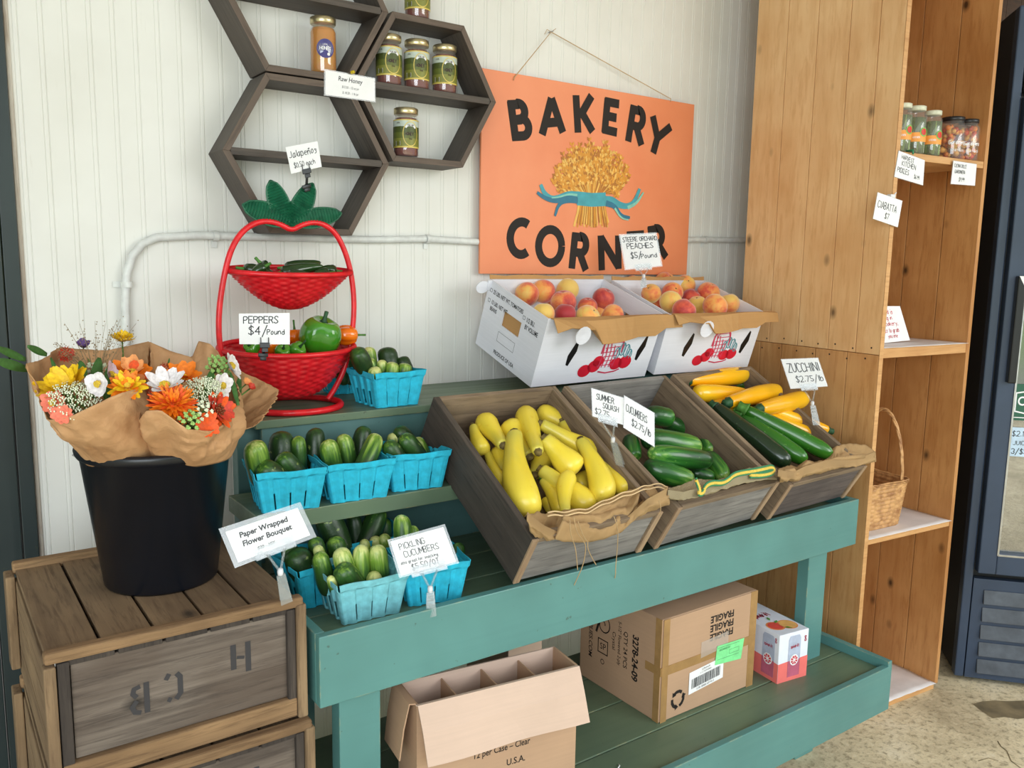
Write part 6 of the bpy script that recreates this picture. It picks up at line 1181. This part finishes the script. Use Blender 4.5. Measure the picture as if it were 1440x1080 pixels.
sx_ = thing('drink_pack', 'white and coral eight can grapefruit drink pack beside the brown carton', 'drink carton', (1.972, -.852, .323), radians(-7)); w, l, h = .118, .235, .148
B('pack_body', plain('white_pack_board', (228, 232, 244), .4, .02), sx_, 0, w, 0, l, 0, h, bevel=.002)
cl = plain('coral_print', (238, 118, 112), .4, .02); b = MB(); b.poly([(0, -.0005, 0), (w, -.0005, 0), (w, -.0005, h*.44), (0, -.0005, h*.40)]); b.poly([(-.0005, l, 0), (-.0005, 0, 0), (-.0005, 0, h*.40), (-.0005, l, h*.46)]); b.out('coral_band', cl, sx_)
def can(face, cx):
    b = MB(); b.X = frame((0, -.001, 0), (1, 0, 0), (0, 0, 1)) if face == 0 else frame((-.001, l, 0), (0, -1, 0), (0, 0, 1)); b.mi = 0; b.poly([(cx-.024, .012, 0), (cx+.024, .012, 0), (cx+.024, h*.86, 0), (cx+.018, h*.93, 0), (cx-.018, h*.93, 0), (cx-.024, h*.86, 0)])
    b.X = frame((0, -.0014, 0), (1, 0, 0), (0, 0, 1)) if face == 0 else frame((-.0014, l, 0), (0, -1, 0), (0, 0, 1)); b.mi = 1; b.poly([(cx-.024, .012, 0), (cx+.024, .012, 0), (cx+.024, h*.42, 0), (cx-.024, h*.42, 0)]); o = b.out('printed_can', [plain('silver_can_print', (176, 186, 208), .3), plain('rose_can_print', (188, 96, 120), .4)], sx_)
    b = MB(); q_ = (.0018, .0022)
    b.X = frame((0, -.0018, 0), (1, 0, 0), (0, 0, 1)) if face == 0 else frame((-.0018, l, 0), (0, -1, 0), (0, 0, 1)); b.mi = 0; b.face([b.P((cx+.017*cos(a), h*.42+.017*sin(a), 0)) for a in [2*pi*j/20 for j in range(20)]]); b.X = frame((0, -.0022, 0), (1, 0, 0), (0, 0, 1)) if face == 0 else frame((-.0022, l, 0), (0, -1, 0), (0, 0, 1)); b.mi = 1
    for j in range(8):
        a = 2*pi*j/8; b.face([b.P((cx+.003*cos(a+.4), h*.42+.003*sin(a+.4), 0)), b.P((cx+.013*cos(a+.08), h*.42+.013*sin(a+.08), 0)), b.P((cx+.014*cos(a+.4), h*.42+.014*sin(a+.4), 0)), b.P((cx+.013*cos(a+.7), h*.42+.013*sin(a+.7), 0))])
    b.out('citrus_disc', [G['card'], plain('red_citrus_print', (206, 44, 64), .4)], sx_)
    b = MB(); b.X = frame((0, -.0018, 0), (1, 0, 0), (0, 0, 1)) if face == 0 else frame((-.0018, l, 0), (0, -1, 0), (0, 0, 1)); write(b, 'spindrift', cx, h*.68, .009, .62, .16, 0, 0, 'C'); b.out('can_lettering', plain('crimson_lettering', (170, 34, 60), .5), sx_)
can(0, .062); can(1, l-.04); can(1, l-.12)
b = MB(); b.X = frame((0, -.001, 0), (1, 0, 0), (0, 0, 1)); write(b, '8', .106, h*.76, .016, .9, .16, 0, 0, 'C'); b.X = frame((-.001, l, 0), (0, -1, 0), (0, 0, 1)); write(b, '8', l-.012, h*.82, .013, .9, .16, 0, 0, 'C')
b.X = frame((0, 0, h+.0006), (1, 0, 0), (0, 1, 0)); write(b, 'spindrift', .018, .12, .022, .5, .16, 0); b.out('pack_lettering', plain('crimson_lettering', (170, 34, 60), .5), sx_)
b = MB()
for mi, cx, cy, r, z in ((0, .038, .055, .028, .0005), (1, .038, .055, .023, .0009), (0, .080, .048, .030, .0007), (2, .080, .048, .026, .0011)): b.mi = mi; b.face([b.P((cx+r*cos(a), cy+r*sin(a), h+z)) for a in [2*pi*j/24 for j in range(24)]])
b.mi = 3
for cx, cy, a in ((.06, .075, .6), (.066, .03, 2.4), (.055, .1, 1.2)): b.face([b.P((cx+.012*cos(a+t_)*k_, cy+.012*sin(a+t_)*k_, h+.0015)) for t_, k_ in ((0, 1), (1.1, .5), (3.14, 1), (-1.1, .5))])
b.out('fruit_print', [plain('peel_print', (240, 150, 90), .4), plain('pink_flesh_print', (226, 84, 74), .4), plain('yellow_flesh_print', (242, 186, 110), .4), plain('mint_print', (90, 150, 60), .5)], sx_)
b = MB(); b.tube([at(706, 1060, z=.3245), at(711, 1052, z=.326), at(714, 1044, z=.325)], .0012, 5) if 0 else b.tube([(1.30, -.905, .3245), (1.312, -.90, .328), (1.318, -.89, .3245)], .0013, 5); tag(b.out('string_scrap', G['card']), 'tiny white scrap of string on the lower green shelf', 'scrap')
